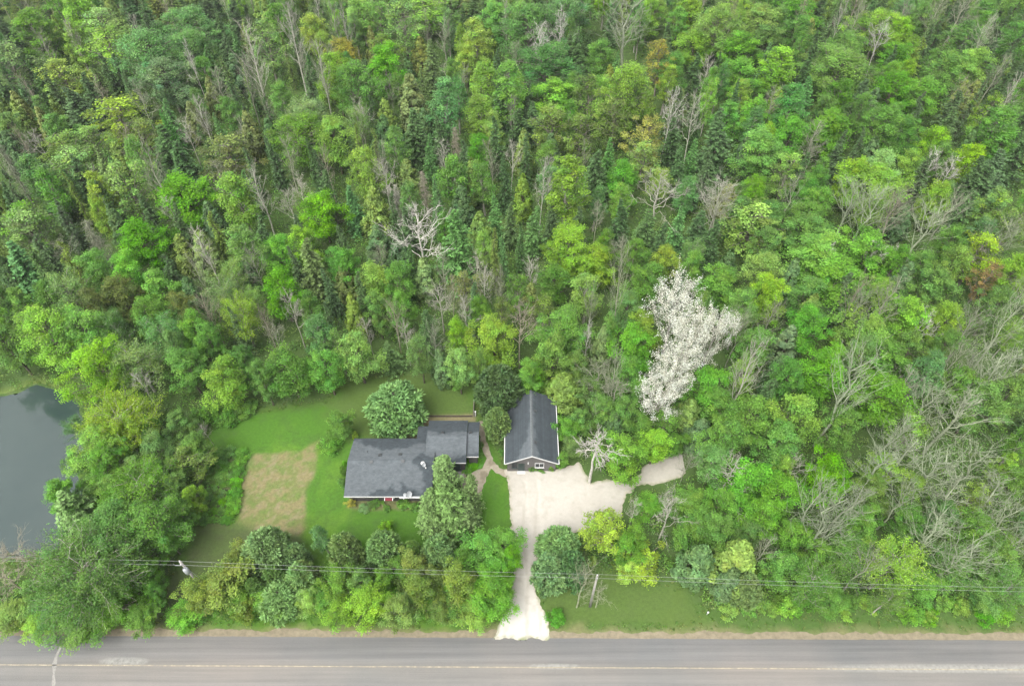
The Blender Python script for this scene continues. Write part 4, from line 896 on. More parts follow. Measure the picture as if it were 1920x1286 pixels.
table(1280, 0, Q3, 1.15, '''
Ml 40 90 150 160; Kl 180 170 200 250; Ml 60 270 180 160; Ml 420 140 170 200; Mg 620 60 200 180; Mg 640 200 150 200; Mv 320 300 180 210; Mv 320 430 180 200; Mg 470 250 180 140; Al 520 390 180 230
Kl 1100 170 230 190; Kg 900 300 230 200; Kg 880 420 320 260; Ml 1210 200 120 130; Mg 1200 340 150 150; Ag 860 560 140 170; Mg 1170 520 190 220; Ml 1240 430 100 110; Mg 1490 420 180 230; Ml 1620 370 180 160
Mg 1870 230 160 190; Ag 1570 230 160 190; Mg 1330 550 180 200; Ab 600 620 150 260; Mv 400 650 150 180; Mv 250 680 150 180; Mv 420 860 190 250; Mv 600 770 170 220; Mg 820 740 220 210; Mg 1120 720 180 250
Mg 1250 760 140 160; Mv 1880 540 100 150; Ll 1700 640 130 110; Ag 1750 730 170 250; Ml 1400 820 140 150; Ml 1600 920 150 150; Mg 1430 910 130 190; Ml 1090 960 190 180; Ml 1240 960 150 180; Ml 950 1000 170 150
Ll 580 980 160 200; Ml 1410 1130 130 120; Mv 720 1060 140 150; Mv 740 1160 140 130; Mg 690 1240 170 120; Mg 320 1230 160 140; Mg 500 1240 160 140; Ll 1720 1180 150 120; Wl 1080 1160 200 200
Nd 1420 200 90 260; Nd 1350 300 100 260; No 1280 370 110 260; Sd 180 840 230 350; Nd 950 900 100 230; Sd 970 600 150 220; Sd 1480 680 170 290; Nd 1600 620 90 350; Nd 1780 420 90 300; Sd 1700 1000 210 230
Sd 1600 1050 150 200; Sb 30 950 120 260; Ns 830 160 80 260; Cd 180 240 100 200; Sd 760 90 110 220; Sd 720 320 100 220; Nd 1830 320 100 280; Sd 1140 400 90 160; Sd 280 620 90 180; No 1460 120 90 240
Bp 130 400 110 210; Gp 60 680 120 380; Gp 200 1120 230 290; Bg 500 580 150 190; Bg 740 780 150 200; Gg 710 890 150 150; Gw 1110 230 130 200; Bg 1560 60 180 180; Bg 1420 90 130 220; Bg 975 90 100 230
Bg 1230 70 110 210; Gp 880 100 60 240; Gw 1390 920 110 190; Gw 1490 970 120 150; Tb 1660 250 190 230; Tb 950 1140 270 290; Tg 1150 1190 230 240; Tg 1480 1200 190 200; Tg 600 1130 160 190; Tn 1530 560 140 200
Nd 1880 420 90 260; Nd 1640 760 90 260; Sd 1860 760 130 250; Sd 1850 920 150 250; Sd 1300 1050 130 180; Sd 640 1010 110 200; Mg 780 640 110 150; Mg 1860 60 130 150; Ag 1690 90 110 180; Sd 1750 560 120 240
Cd 330 900 130 200; Sd 120 1000 120 220; Sd 850 900 110 230; Mg 530 130 120 160; Ml 300 60 130 150; Mg 1330 110 110 140; Mg 400 1100 130 160; Nd 1280 680 90 230; Cd 1040 620 110 180; Mg 1780 820 120 140
''')
table(0, 330, Q3, 1.1, '''
Lp 170 310 220 180; Mv 800 380 230 230; Mv 720 540 160 170; Ag 1370 420 180 250; Mv 1580 430 140 150; Ml 1700 400 140 130; Mv 1580 650 170 200; Ss 1760 560 190 350; Mv 1895 500 100 160
Co 1170 450 160 260; Cn 1050 450 140 210; No 1240 380 120 280; Mv 550 540 160 180; Dg 560 400 160 280; Gg 370 420 140 180; Sb 150 530 200 250; Sd 290 490 150 200; Wp 380 650 250 220
Mn 540 730 120 130; Mn 680 680 190 180; Mg 150 740 130 140; Mg 900 640 180 160; Mn 1040 760 140 130; Wp 1310 560 180 140; Wp 1260 670 230 190; Wy 1350 780 210 200; Wp 1440 700 120 150
Kl 290 890 270 330; Kv 480 880 240 270; Wg 640 840 150 180; Mg 850 800 160 150; Wb 920 880 250 220; Mv 1100 880 150 140; Wp 760 1040 300 270; Kl 560 1090 250 210; Mg 1050 1080 160 200
Ml 1260 1150 190 250; Mg 1620 1090 230 240; Mv 1830 1080 160 220; Ab 1800 900 140 150; Mg 40 950 190 280; Mg 30 700 90 250; Gg 1440 500 120 250; Gp 1640 760 120 240; Gg 1550 920 150 150
Tn 1500 840 100 190; Sd 1680 560 100 200; Sd 400 300 110 150; Sd 1000 600 120 170; Cd 60 560 120 220; Cd 1100 700 120 140; Mg 1180 930 120 160; Sd 1860 680 100 200; Mg 1740 760 120 150; Gg 220 300 110 140
Mg 290 700 120 130; Tn 1170 760 160 150; Cd 1420 600 100 170; Tg 1130 560 110 170; Mg 1380 1060 120 130; Mg 1470 1140 110 110; Sd 1360 900 90 150; Lg 1900 960 100 140; Mg 990 970 120 150
''')
table(640, 330, Q3, 1.08, '''
Kl 1270 420 250 260; Ml 1440 490 170 160; Mg 1190 600 160 140; Ml 200 600 190 180; Mg 320 600 150 150; Mv 40 520 130 170; My 1810 490 130 130; Mg 1700 600 180 180; Ml 1690 860 160 140
Mv 1640 960 190 170; Kg 1230 880 220 250; Mg 1190 1010 190 170; Ml 860 930 200 270; Ml 650 900 100 160; Ml 660 1070 120 210; Mg 440 1000 110 220; Ml 90 1000 200 250; Mv 1050 1130 130 130
Mv 1620 1130 150 190; Al 800 400 90 200; Ln 700 640 150 130; Lo 1130 780 150 150; Sb 80 210 130 250; Co 200 230 160 280; Sb 650 420 220 400; Sb 540 170 90 190; Sb 860 260 110 260; Sb 1080 330 130 260
Sb 900 490 90 190; Sd 1010 440 90 190; Cs 470 580 140 200; Ss 280 1030 140 180 0.45; Sd 1700 350 180 210; Sb 1880 330 120 190; Sd 1780 420 120 180; Cn 30 620 120 170
Gw 440 350 310 370; Dp 300 180 110 230; Gg 220 460 100 180; Gp 760 530 120 180; Gp 790 630 130 250; Gg 900 600 90 200; Gp 1060 560 140 200; Gp 560 720 170 200; Gp 690 780 120 230; Tg 540 950 170 240
Gn 1000 850 180 290; Gg 1580 420 140 180; Tg 1560 640 150 380; Tg 1400 750 120 280; Gp 160 890 110 200; Gp 360 900 110 180; Gw 1380 920 70 200; Gg 1440 1150 220 240; Gg 1540 1110 110 290; Gg 1430 250 90 210
Gg 570 540 90 220; Tn 300 800 130 150; Sd 950 300 110 200; Mg 580 300 90 120; Sd 400 560 110 170; Lo 900 800 110 140; Sd 1180 260 100 180; Sd 1560 280 130 220; Mg 1600 760 140 160; Sd 750 760 110 150
Mg 780 780 110 150; Lg 990 660 130 160; Mg 1500 880 100 150; Cd 330 460 120 180; Sd 120 700 100 180; Tn 620 660 110 160; Mg 200 760 120 140; Mg 340 760 110 130; Cn 1060 720 110 140; Cs 1460 960 110 180
Sd 1320 330 110 190; Mg 1640 450 110 150; Tg 920 700 100 170; Mg 1320 1080 110 140; Cd 560 1080 110 150; Mg 770 1070 100 140
''')
Q6 = 0.4121
table(1280, 330, Q6, 1.1, '''
Ll 310 230 230 200; Mv 560 110 120 140; Mg 560 260 170 180; Ml 860 50 250 120; Ml 1150 120 100 90; Mg 1400 150 120 100; Mv 600 370 220 180; Mv 830 360 220 170; Mv 960 410 120 180; Mv 700 490 230 170
Ml 360 440 130 150; Ml 390 550 140 170; Mg 170 500 170 170; Mv 40 430 100 130; Mg 570 560 150 150; Mv 560 690 140 180; Mv 1010 660 190 150; Ml 1190 660 120 120; Ly 1340 370 170 90; Ml 1230 410 110 110
Mg 1130 520 170 140; Lo 1510 220 110 130; Mv 820 740 210 140; Mv 640 890 190 230; Mg 900 860 200 220; Mg 900 1010 190 220; Ab 1100 890 110 170; Mv 110 960 150 200; Ml 500 1100 170 220; Mg 290 1110 190 180
Mv 180 1200 150 130; Mv 440 1230 150 120; Mg 1350 1050 150 170; Ml 1490 450 140 150; Le 1370 480 90 70; Tb 840 180 230 260; Tn 950 180 130 220; Tb 1110 240 240 240; Tb 1450 290 190 190; Bg 930 560 150 290
Tg 780 620 160 190; Tp 290 880 190 370; Tb 760 960 270 420; Tb 1100 1050 250 260; Bb 1240 1090 240 300; Tb 1400 900 260 230; Tb 1480 680 180 280; Tg 1300 700 170 240; Bg 160 140 180 240; Gw 640 380 110 140
Gw 860 370 110 150; Gw 960 380 100 140; Gw 1080 690 130 90; Gg 400 640 120 200; Sd 1330 60 200 150; Sd 60 280 130 190; Cd 480 480 100 150; Sd 700 570 120 140; Cd 460 780 120 150; Cd 420 920 110 170
Tn 790 560 120 160; Sd 1250 200 120 170; Mg 1200 320 120 120; Mg 1420 600 130 150; Tg 1220 860 160 200; Mg 1250 960 130 150; Mg 1480 1000 130 160; Bb 1480 880 160 220; Mg 720 1150 130 150; Tb 950 1180 200 190
Mg 260 620 130 170; Wp 250 660 130 150; Tg 250 720 120 140; Mg 1020 800 130 140; Mg 1180 780 120 130; Bg 1000 960 140 220; Lg 1020 1180 130 130; Bb 1330 820 150 230; Mg 320 780 120 150; Sd 120 330 110 150
Mg 380 320 120 140; Mg 80 620 110 170; Co 560 640 110 120; Mg 470 920 110 140; Tg 1530 540 140 220; Mg 1060 430 110 120; Cd 980 500 110 130; Mg 800 820 130 130
''')
# right of the driveway, lower right forest
Q5 = 0.4271
table(1100, 800, Q5, 0.8, '''
Mv 150 120 200 220 0.75; Ml 300 80 120 150 0.8; Mg 275 345 120 100 0.32; Mg 450 335 150 140 0.5; Ly 70 440 170 180 0.6; Ml 200 490 120 130 0.55; Ly 240 600 170 110 0.5; Mg 470 470 180 170 0.8
Co 650 600 190 230; Cd 480 610 150 210 0.9; Ps 690 710 140 120; Ul 880 790 85 100 1.6; Mv 700 240 230 200; Mv 840 300 190 180; Mv 1050 220 190 160; Ml 1300 190 150 130; Mg 1240 280 140 130
Ml 1430 270 90 90; Ll 1700 320 130 120; Wg 980 680 210 190; Wl 1350 600 240 270; Wl 1330 750 120 160 0.7; Wg 1150 560 200 180; Wg 1600 610 190 180; Wg 1850 700 190 180; Ul 1640 790 85 70 1.4; Ul 1500 830 60 50 1.1
Mg 1800 560 170 150; Tb 1060 430 300 340 1.2; Tb 1000 330 210 270 1.2; Tb 1500 480 290 270 1.2; Tb 1640 570 250 290 1.2; Tb 1850 400 220 230 1.2; Tb 1500 190 280 230 1.2; Tb 1700 170 250 230 1.2; Gp 360 380 170 230 0.9
Gp 630 210 220 180 1.1; Gg 440 160 90 130 0.8; Tg 770 540 140 170; Gp 210 360 80 150 0.8; Mg 600 350 160 160; Mg 560 160 150 160; Mg 760 400 160 160; Mg 900 480 150 150; Mg 1200 420 160 150
Mg 1400 420 150 150; Mg 1700 450 150 150; Mg 1880 250 130 150; Mg 850 620 150 170 0.8; Mg 1480 700 150 150 0.7; Mg 1750 720 150 140 0.7; Cd 620 690 120 160 0.8; Mg 1080 770 120 90 0.6; Mg 560 450 150 150
Gp 900 170 130 120 1.1; Ml 860 190 80 90; Bb 1280 180 200 200 1.3; Bb 1400 130 200 170 1.3; Bb 1780 300 180 190 1.3; Mg 1000 560 130 130; Mg 700 480 120 120; Tb 1380 330 180 190 1.2; Ml 1830 180 90 100
Bb 1150 330 190 260 1.25; Tb 1880 520 160 200 1.1; Bb 1600 300 200 220 1.3; Mg 1550 380 130 130; Tg 1220 620 150 200
''')
# pond side
table(0, 650, Q3, 0.85, '''
Qy 690 430 380 280; Kl 560 570 250 190; Mg 450 660 130 130 0.7; Kv 610 640 190 170; Mg 880 580 170 190; Lo 1060 640 200 200 0.75; Wg 800 770 320 270; Sk 400 900 210 210 0.8; Mv 360 830 160 190 0.8; Mg 650 1000 270 280
Kg 880 1000 270 300; Ml 1080 850 120 160 0.55; Mg 1110 570 160 190 0.7; Mg 1010 440 150 140 0.8; Wb 420 450 120 140 0.7; Mg 1010 930 130 160 0.7; Mg 980 780 150 170 0.75; Mg 640 790 160 160 0.8; Mg 520 760 130 140 0.7
Gp 1150 470 70 110 0.5; Mg 950 1090 120 140 0.7; Wg 640 880 170 170 0.9; Mg 770 680 140 140 0.8; Mg 820 470 130 140 0.8; Gw 790 210 110 170 1.0; Gp 420 1110 30 30 0.4
'''.replace('; Gp 420 1110 30 30 0.4', ''))
table(0, 950, 1 / 3, 0.85, '''
Qg 510 385 540 500 0.95; Kg 470 580 360 280 0.45; Kg 640 540 300 280 0.45; Wg 300 560 240 240 0.6; Ml 90 600 230 170 0.5; Ml 220 650 180 110 0.4; Gn 90 260 230 210 0.55; Gn 60 420 220 220 0.6; Tn 190 300 120 170 0.5; Mg 190 470 110 130 0.5; Mv 1050 600 200 150 0.38; Ma 1280 430 330 360 0.62; Ma 1130 490 200 240 0.6; Ma 1330 300 160 160 0.62
Mg 860 360 130 160 0.6; Mg 800 620 150 150 0.5; Ma 1370 560 180 150 0.5; Mg 880 480 100 130 0.5
''')
table(0, 950, 1 / 3, 1.0, '''
Pk 1510 250 240 240 0.95; Pk 1580 520 230 190 0.7; Pk 1700 400 170 170 0.8; Pk 1440 470 120 130 0.75; Ml 1750 530 120 140 0.4; Pk 1660 290 150 150 0.8; Ps 1560 390 150 150 0.7
''')
table(560, 950, 1 / 3, 1.0, '''
Ps 265 260 190 210 0.95; Pk 480 240 190 190 0.95; Pk 790 270 195 190 1.0; Ps 30 390 150 160 0.8; Ab 130 170 90 150 0.5; Ul 490 120 85 70 1.3; Ps 640 260 120 130 0.6; Ml 400 540 210 250 0.55; Ml 565 590 160 200 0.5
Ma 640 340 180 220 0.55; Ma 680 470 200 250 0.55; Ma 900 440 210 300 0.58; Mv 1040 250 240 230 0.62; Mv 1150 210 200 190 0.6; Mv 1060 470 250 260 0.58; Ml 990 590 170 140 0.42; Mv 1190 290 130 150 0.5; Mg 240 420 190 220 0.6
Ml 230 570 170 150 0.42; Ml 60 520 150 150 0.42; Pk 1460 220 230 190 0.75; Pk 1410 370 190 200 0.75; Pb 1530 350 170 190 0.8; Tl 1590 430 190 220 0.75; Gl 1690 490 130 140 0.5; Ly 1740 170 190 210 0.5; Mv 1850 240 150 190 0.5; My 1880 340 140 110 0.4
Uy 1655 300 50 40 1.0; Uv 1450 620 110 100 0.6; Ma 800 580 140 140 0.45; Mg 350 430 140 180 0.5; Ma 760 400 120 150 0.5; Mg 930 300 130 150 0.5; Mg 870 580 110 100 0.4; Mv 1110 360 150 160 0.5; Mg 480 420 120 150 0.5; Mv 1160 440 110 120 0.45
Uv 730 590 70 60 1.2; Mg 560 350 120 150 0.5
''')
# around the house (close-up coordinates)
table(600, 680, 0.2606, 1.0, '''
Ss 890 800 250 280 0.78; Ss 950 1060 350 480 0.86; Ss 1080 960 190 330 0.72; Ss 800 1080 230 360 0.70; Ss 880 960 200 240 0.8; Ss 1050 1130 210 260 0.66; Pk 545 320 395 390 0.84; Ps 1280 440 190 290 0.55; Pd 1290 190 330 300 1.2; Co 1750 200 270 260 0.75
Mg 150 430 170 260 0.42; Ug 75 600 150 130 0.9; Mv 1540 110 170 140 0.8; Mg 1790 480 170 190 0.4; Mg 1820 600 150 140 0.35; Uy 250 520 50 60 1.0; Mg 1000 80 140 180 0.7
Ur 222 1010 72 72 0.42; Uk 318 1047 92 56 0.35; Ug 170 780 60 90 0.7; Ug 165 860 70 90 0.7; Uv 180 730 50 60 0.6; Ug 400 1010 90 50 0.45; Ug 600 1020 100 60 0.45; Ug 680 1035 80 50 0.4; Ug 480 1045 60 40 0.3
Uv 1100 730 110 70 0.35; Uv 1060 770 80 50 0.3; Uv 1130 680 70 50 0.3; Ug 1160 590 40 80 0.4; Ug 1528 757 52 60 0.5; Ug 1585 762 66 45 0.4; Ul 1665 755 50 60 0.45; Ug 1310 640 50 70 0.4
Mg 1740 700 90 100 0.3; Ug 1040 740 60 50 0.35
''')
# hosta row and garden plants
table(0, 650, Q3, 1.0, '''
Uv 1350 600 90 60 0.4; Uv 1350 640 80 60 0.4; Uv 1335 700 80 60 0.4; Uv 1325 760 80 60 0.4; Uv 1320 820 80 70 0.4; Uv 1310 880 90 70 0.4; Uv 1300 925 80 60 0.4; Uv 1270 970 70 50 0.4; Ug 1230 620 110 60 0.5; Ug 1290 590 90 50 0.5
Ug 1200 660 120 80 0.5; Ug 1220 740 130 60 0.35; Ug 1160 820 90 60 0.4; Ug 1130 960 90 60 0.5; Ug 1160 700 80 80 0.6
Ug 1260 390 170 110 1.1; Ug 1340 360 130 90 0.9; Ug 1180 380 130 120 1.3; Ug 1400 340 100 70 0.8; Ug 1110 400 110 110 1.2
''')
# weedy shrubs along the verge right of the mown grass
wr = random.Random(21)
for i in range(22):
    u_ = 1372 + i * 25 + wr.uniform(-9, 9); from_photo('U', wr.choice('gvgl'), u_, 1140 + wr.uniform(-16, 12) + (u_ - 1350) * .01, wr.uniform(28, 46), wr.uniform(22, 34), wr.uniform(.4, .8))
# three-stemmed white blossom, dead birch and a leaning snag at the drive's end
for (kt, u, v, w_, h_, hm) in (('Mg', 1130, 770, 45, 60, .6), ('Mv', 1170, 770, 50, 60, .65), ('Gg', 1148, 735, 60, 80, .9), ('Mg', 1205, 800, 50, 50, .6), ('Lg', 1245, 800, 55, 60, .65), ('Co', 1290, 780, 50, 60, .8), ('Mg', 1110, 735, 45, 60, .7),
        ('Mg', 1185, 735, 50, 60, .7), ('Cd', 1310, 815, 50, 60, .7), ('Mg', 1265, 830, 45, 40, .5), ('Mg', 1340, 760, 60, 70, .8), ('Cd', 1150, 800, 40, 50, .55), ('Mg', 1085, 790, 40, 50, .5)):
    from_photo(kt[0], kt[1], u, v, w_, h_, hm)
hr = random.Random(31)                                   # understorey that ties the roadside row together
for i in range(16):
    from_photo('M', hr.choice('gvvlg'), 430 + i * 33 + hr.uniform(-10, 10), 1112 + hr.uniform(-22, 18), hr.uniform(48, 66), hr.uniform(45, 60), hr.uniform(.34, .44))
for j, vv in enumerate((872, 890, 906, 924, 940, 957, 974)):      # low vegetable rows between the furrows
    for i in range(4):
        from_photo('U', 'g' if (i + j) % 3 else 'v', 392 - j * 1.5 + i * 15 + hr.uniform(-2, 2), vv, 19, 11, .2,
                   f'low leafy vegetable, {("far", "second", "third", "fourth", "fifth", "sixth", "nearest")[j]} garden row, {("leftmost", "second", "third", "rightmost")[i]} plant')
for (u, v, w_, h_) in ((1262, 588, 108, 140), (1334, 636, 76, 140), (1290, 655, 98, 150), (1262, 700, 96, 120), (1236, 752, 96, 100)):
    from_photo('F', 'w', u, v, w_, h_, 1.0)
put('Z', 'w', 10.58, 46.85, 11.5, 2.5, 'dead birch with thick white trunk standing at the driveway edge')

# ------------------------------------------------------------------ fill the forest between the trees above
OPEN = [YARD, RLAWN, DRIVE, POND, gp([(900, 705), (1062, 725), (1062, 900), (900, 900)])]
def open_dist(x, y):
    a = np.array([[x]]); b = np.array([[y]]); return min(float(sdf(q, a, b)[0, 0]) for q in OPEN)
fr_ = random.Random(5)
cell = {}
def near_ok(x, y, r):
    cx, cyy = int(x // 6), int(y // 6)
    for i in range(cx - 1, cx + 2):
        for j in range(cyy - 1, cyy + 2):
            for (a, b, q) in cell.get((i, j), ()):
                if math.hypot(a - x, b - y) < 0.88 * (q + r): return False
    return True
def reg(x, y, r): cell.setdefault((int(x // 6), int(y // 6)), []).append((x, y, r))
for T in TREES: reg(T['x'], T['y'], T['r'])
cand = []
yy = 34.0
while yy < 196:
    half = 960 / FPX * (yy * math.cos(PITCH) + CAM_H * math.sin(PITCH)) + 8
    x = -half
    while x < half:
        cand.append((x + fr_.uniform(-1.2, 1.2), yy + fr_.uniform(-1.2, 1.2))); x += 3.3
    yy += 3.3
fr_.shuffle(cand)
fills = {}; CAP = {'spruce_tree': 175, 'aspen_tree': 190, 'cedar_tree': 130, 'poplar_tree': 60, 'willow_tree': 40, 'bare_tree': 60}
for (x, y) in cand:
    if y < 62 and -36 < x < 8: continue
    if 8 <= x < 30 and 30 < y < 56: continue
    if y < road_y(x) + 8: continue
    if x < -56 and y < 62: continue
    zone = fbm(np.array([x * .03]), np.array([y * .03]), 77)[0]; q = fr_.random()
    right = x > 14 and y < 110
    if right: kind = 'A' if q < .40 else 'W' if q < .58 else 'C' if q < .76 else 'K' if q < .86 else 'S' if q < .94 else 'T'
    elif x > 0: kind = 'S' if q < .42 else 'A' if q < .72 else 'C' if q < .84 else 'K' if q < .92 else 'B'
    else: kind = 'S' if q < .42 else 'N' if q < .50 else 'C' if q < .68 else 'A' if q < .86 else 'B' if q < .96 else 'K'
    if fills.get(NAME[kind], 0) >= CAP[NAME[kind]]: continue
    r = {'S': 2.1, 'N': 1.4, 'C': 1.9, 'M': 2.0, 'K': 3.0, 'A': 2.1, 'L': 1.9, 'B': 1.6, 'T': 2.2, 'W': 2.2, 'G': 2.2}[kind] * fr_.uniform(.8, 1.25)
    if not near_ok(x, y, r): continue
    if open_dist(x, y) < r * .8 + 1.0: continue
    hh = LIB[kind][1] * (fr_.uniform(.62, .92) if kind in 'KALWS' else fr_.uniform(.75, 1.0)) * (.8 if right else 1)
    u, v = proj(x, y, hh * .6)
    if not (-40 < u < 1960 and -70 < v < 1180): continue
    tone = {'S': 'dddbs', 'N': 'dddo', 'C': 'dooN'.lower().replace('n', 'n'), 'K': 'gglv', 'A': 'gglb', 'L': 'ogpl', 'B': 'ggpn', 'T': 'bbgn', 'W': 'gpl', 'G': 'gpg'}[kind]
    put(kind, fr_.choice(tone), x, y, hh, r, fill=True); reg(x, y, r); fills[NAME[kind]] = fills.get(NAME[kind], 0) + 1

# ------------------------------------------------------------------ labels that single out each tree
ORD = ['first', 'second', 'third', 'fourth', 'fifth', 'sixth', 'seventh', 'eighth', 'ninth', 'tenth', 'eleventh', 'twelfth', 'thirteenth', 'fourteenth', 'fifteenth', 'sixteenth', 'seventeenth', 'eighteenth', 'nineteenth', 'twentieth']
def place_words(T):
    x, y = T['x'], T['y']; u, v = proj(x, y, T['h'] * .6)
    if T['k'] == 'U':
        if -48 < x < -34 and y < 60: return 'in the garden bed beside the pond trees' if y < 52 else 'at the far lawn edge'
        if -24 < x < -9 and y < 44.5: return 'below the front wall of the house'
        if -26 < x < -21: return 'by the left end of the house'
        if x > -1 and 44 < y < 49: return 'against the garage front'
        if -9 < x < 0 and y > 44: return 'in the bed beside the garden path'
    if 36 < y < 48 and -14 < x < -3: return 'in the clump before the house entrance'
    if y < 44 and -37 < x < 3: return 'in the roadside row left of the driveway'
    if y < 48 and 3 <= x < 16: return 'just right of the driveway'
    if y < 66 and x < -36 and v > 640: return 'beside the pond'
    if y < 62 and -24 < x < 8: return 'close behind the house and garage'
    row = 'top' if v < 150 else 'upper' if v < 300 else 'middle' if v < 470 else 'lower' if v < 640 else 'near'
    c = min(5, max(0, int(u // 320))); colw = ['far left', 'left', 'centre left', 'centre right', 'right', 'far right'][c]
    return f'in the {row} forest at {colw}'
byk = {}
for T in TREES:
    if T['label']: continue
    bare_ = T['k'] in 'BGTDZ'; tw = BWORD.get(T['t'], 'grey') if bare_ else TWORD[T['t']]
    T['base'] = (tw + ' ' + FORM[T['k']], place_words(T)); byk.setdefault(T['base'], []).append(T)
for (a, b), L_ in byk.items():
    L_.sort(key=lambda T: proj(T['x'], T['y'], T['h'] * .6)[0])
    for i, T in enumerate(L_):
        if len(L_) == 1: T['label'] = f'{a} {b}'
        elif i < len(ORD): T['label'] = f'{a} {b}, {ORD[i]} from left' if len(L_) > 2 else f'{["leftmost", "rightmost"][i]} {a} {b}'
        else: T['label'] = f'{a} {b}, far down the row from left'
GROUPS = {'poplar_tree': 'broad poplars of the forest', 'leafy_tree': 'leafy trees of the forest', 'aspen_tree': 'slender aspens of the forest', 'willow_tree': 'feathery trees', 'spruce_tree': 'spruces of the forest', 'cedar_tree': 'cedars of the forest', 'pine_tree': 'soft pines around the house',
          'bare_tree': 'leafless trees of the forest', 'dead_conifer': 'dead conifers', 'blossom_tree': 'white blossom trees', 'shrub': 'garden and forest-edge shrubs'}
prng = random.Random(3)
import colorsys
HAZE = 0.00013
def jitter(c, s=1.0):
    h_, sa, va = colorsys.rgb_to_hsv(*c); h_ = (h_ + prng.gauss(0, .008 * s)) % 1; sa = min(1, max(0, sa * prng.gauss(1, .07 * s))); va = va * prng.gauss(1, .10 * s)
    return (*colorsys.hsv_to_rgb(h_, sa, va), 1.0)
for T in TREES:
    var, H, Rr, cf, lf = LIB[T['k']]; tm, cm = prng.choice(var)
    nm = NAME[T['k']]; r = empty(nm, (T['x'], T['y'], T['z']), prng.uniform(0, 6.283))
    sxy = T['r'] / Rr; sz = T['h'] / H; r.scale = (sxy * prng.uniform(.95, 1.05), sxy * prng.uniform(.95, 1.05), sz)
    r.rotation_euler = (prng.gauss(0, .025), prng.gauss(0, .025), r.rotation_euler[2]) if T['k'] in 'BGTDA' else (0, 0, r.rotation_euler[2])
    tag(r, T['label'], CATS[nm], GROUPS[nm])
    t = link('trunk', tm, r); c = link('crown', cm, r)
    if T['k'] in 'BGTDZ':
        bc = jitter(BARE_T.get(T['t'], BARKTONE[T['k']]), .6); t.color = bc; c.color = bc
    else:
        t.color = jitter(BARKTONE[T['k']], .5); c.color = jitter(TONE[T['t']], .8 if T['t'] not in 'w' else .2)

# ------------------------------------------------------------------ undergrowth: uncountable ferns, saplings and brush on the forest floor
urng = np.random.default_rng(8)
NC = 14000
ys = 30 + 165 * urng.uniform(0, 1, NC) ** 1.35; half = 960 / FPX * (ys * math.cos(PITCH) + CAM_H * math.sin(PITCH)) + 6
xc = urng.uniform(-1, 1, NC) * half
ok = np.ones(NC, bool)
for q in OPEN: ok &= sdf(q, xc[:, None], ys[:, None])[:, 0] > 0.7
k_ = (ROAD_R[1] - ROAD_L[1]) / (ROAD_R[0] - ROAD_L[0]); ok &= ys > ROAD_L[1] + k_ * (xc - ROAD_L[0]) + np.where(xc > 24, 1.7, 3.2)
xc, ys = xc[ok], ys[ok]; NC = len(xc); per = 34
hgt = urng.uniform(.4, 2.6, NC); rad_ = urng.uniform(.6, 1.5, NC)
D = unit(urng.normal(size=(NC, per, 3)) + UP * .5); P = np.stack([xc, ys, hgt * .45], -1)[:, None] + D * urng.uniform(.3, 1, (NC, per, 1)) * np.stack([rad_, rad_, hgt * .55], -1)[:, None]
P[..., 2] = np.maximum(P[..., 2], .08); N = unit(D * .4 + UP * .9 + urng.normal(size=D.shape) * .45)
base = np.array([[.098, .215, .034], [.082, .18, .034], [.138, .26, .040], [.072, .135, .038], [.12, .175, .044]])[urng.integers(0, 5, NC)]
tint = np.repeat((base[:, None] * np.clip(urng.normal(1, .2, (NC, per, 1)), .5, 1.6)).reshape(-1, 3), 4, 0)
V, F = leaf_quads(urng, P.reshape(-1, 3), N.reshape(-1, 3), .25, .6)
ug = link('undergrowth', quad_mesh('undergrowth', V, F, M_LEAF, tint)); ug.color = (1, 1, 1, 1)
tag(ug, 'low green brush and saplings covering the forest floor', 'undergrowth', kind='stuff')

# the wood going on beyond the edges of the view: one mass
NF = 2600
fy_ = urng.uniform(36, 245, NF); hf = 960 / FPX * (fy_ * math.cos(PITCH) + CAM_H * math.sin(PITCH)) + 9
fx_ = np.where(fy_ > 200, urng.uniform(-1, 1, NF) * (hf + 40), np.sign(urng.uniform(-1, 1, NF)) * (hf + 45 * urng.uniform(0, 1, NF)))
ok = sdf(POND, fx_[:, None], fy_[:, None])[:, 0] > 3; fx_, fy_ = fx_[ok], fy_[ok]; NF = len(fx_); per = 110
hh_ = urng.uniform(7, 13, NF); rr_ = urng.uniform(1.6, 3.0, NF)
D = unit(urng.normal(size=(NF, per, 3)) + UP * .3); P = np.stack([fx_, fy_, hh_ * .55], -1)[:, None] + D * urng.uniform(.3, 1, (NF, per, 1)) ** .5 * np.stack([rr_, rr_, hh_ * .45], -1)[:, None]
N = unit(D * .5 + UP * .8 + urng.normal(size=D.shape) * .5); base = np.array([[.10, .215, .034], [.07, .13, .04], [.14, .26, .038], [.12, .19, .04]])[urng.integers(0, 4, NF)]
V, F = leaf_quads(urng, P.reshape(-1, 3), N.reshape(-1, 3), .62, .6)
fo = link('forest', quad_mesh('forest', V, F, M_LEAF, np.repeat((base[:, None] * np.clip(urng.normal(1, .2, (NF, per, 1)), .5, 1.6)).reshape(-1, 3), 4, 0))); fo.color = (1, 1, 1, 1)
tag(fo, 'green wood continuing past the sides of the clearing', 'forest', kind='stuff')

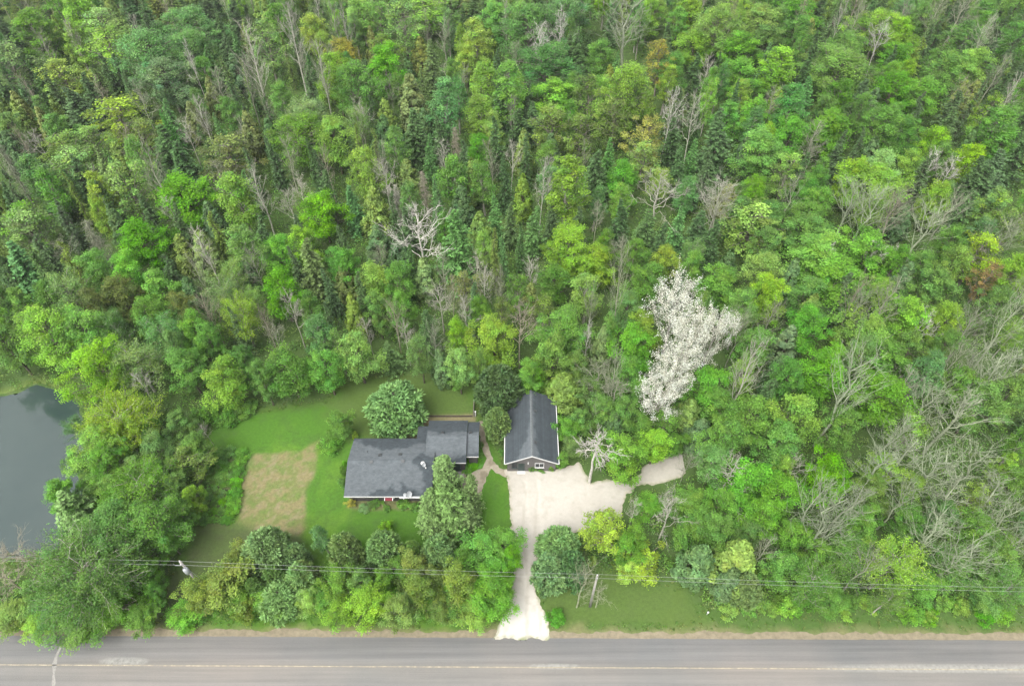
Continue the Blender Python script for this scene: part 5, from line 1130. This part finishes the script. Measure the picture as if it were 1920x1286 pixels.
# taller grass and weeds along lawn edges, banks and the road verge
NG = 26000
gxp = urng.uniform(-75, 75, NG); gyp = urng.uniform(26.6, 75, NG)
dmin = np.full(NG, 9.0)
for q in (YARD, RLAWN): dmin = np.minimum(dmin, np.abs(sdf(q, gxp[:, None], gyp[:, None])[:, 0]))
dmin = np.minimum(dmin, np.abs(sdf(POND, gxp[:, None], gyp[:, None])[:, 0] - .8))
rv = gyp - (ROAD_L[1] + k_ * (gxp - ROAD_L[0])); dmin = np.where((rv > 1.1) & (rv < 4.5), np.minimum(dmin, .4 * urng.uniform(0, 3, NG)), dmin)
ok = (dmin < .8) & (sdf(RLAWN, gxp[:, None], gyp[:, None])[:, 0] > -.5) & (sdf(DRIVE, gxp[:, None], gyp[:, None])[:, 0] > .15) & (rv > 1.0) & (sdf(POND, gxp[:, None], gyp[:, None])[:, 0] > .1)
gxp, gyp = gxp[ok], gyp[ok]; n_ = len(gxp); per = 5
P = np.stack([gxp, gyp, 0 * gxp + .1], -1)[:, None] + urng.normal(size=(n_, per, 3)) * np.array([.12, .12, .04]); ax = unit(UP * .4 + urng.normal(size=P.shape) * .8); N = unit(urng.normal(size=P.shape) * .45 + UP)
V, F = leaf_quads(urng, P.reshape(-1, 3), N.reshape(-1, 3), .26, .25, ax.reshape(-1, 3))
base = np.array([[.075, .17, .022], [.10, .18, .028], [.14, .165, .045], [.06, .14, .022]])[urng.integers(0, 4, n_)]
gr = link('grass', quad_mesh('grass', V, F, M_LEAF, np.repeat(np.repeat(base, per, 0), 4, 0))); gr.color = (1, 1, 1, 1)
tag(gr, 'longer grass along lawn edges, pond bank and road verge', 'grass', kind='stuff')
print('TREES', len(TREES), {k: sum(1 for T in TREES if NAME[T['k']] == k) for k in CATS}, 'max label words', max(len(T['label'].split()) for T in TREES))

# ------------------------------------------------------------------ damp summer air
hz = MB(); hz.box(-920, 920, -920, 920, -1.2, 86)
m = bpy.data.materials.new('damp_air'); m.use_nodes = True; n = m.node_tree.nodes; l = m.node_tree.links; n.clear()
pvn = n.new('ShaderNodeVolumePrincipled'); pvn.inputs['Color'].default_value = (0.93, 0.96, 1.0, 1); pvn.inputs['Density'].default_value = HAZE; pvn.inputs['Anisotropy'].default_value = 0.2
on = n.new('ShaderNodeOutputMaterial'); l.new(pvn.outputs[0], on.inputs['Volume'])
ho = hz.build('haze', m); tag(ho, 'thin damp haze in the air over the forest', 'haze', kind='stuff')
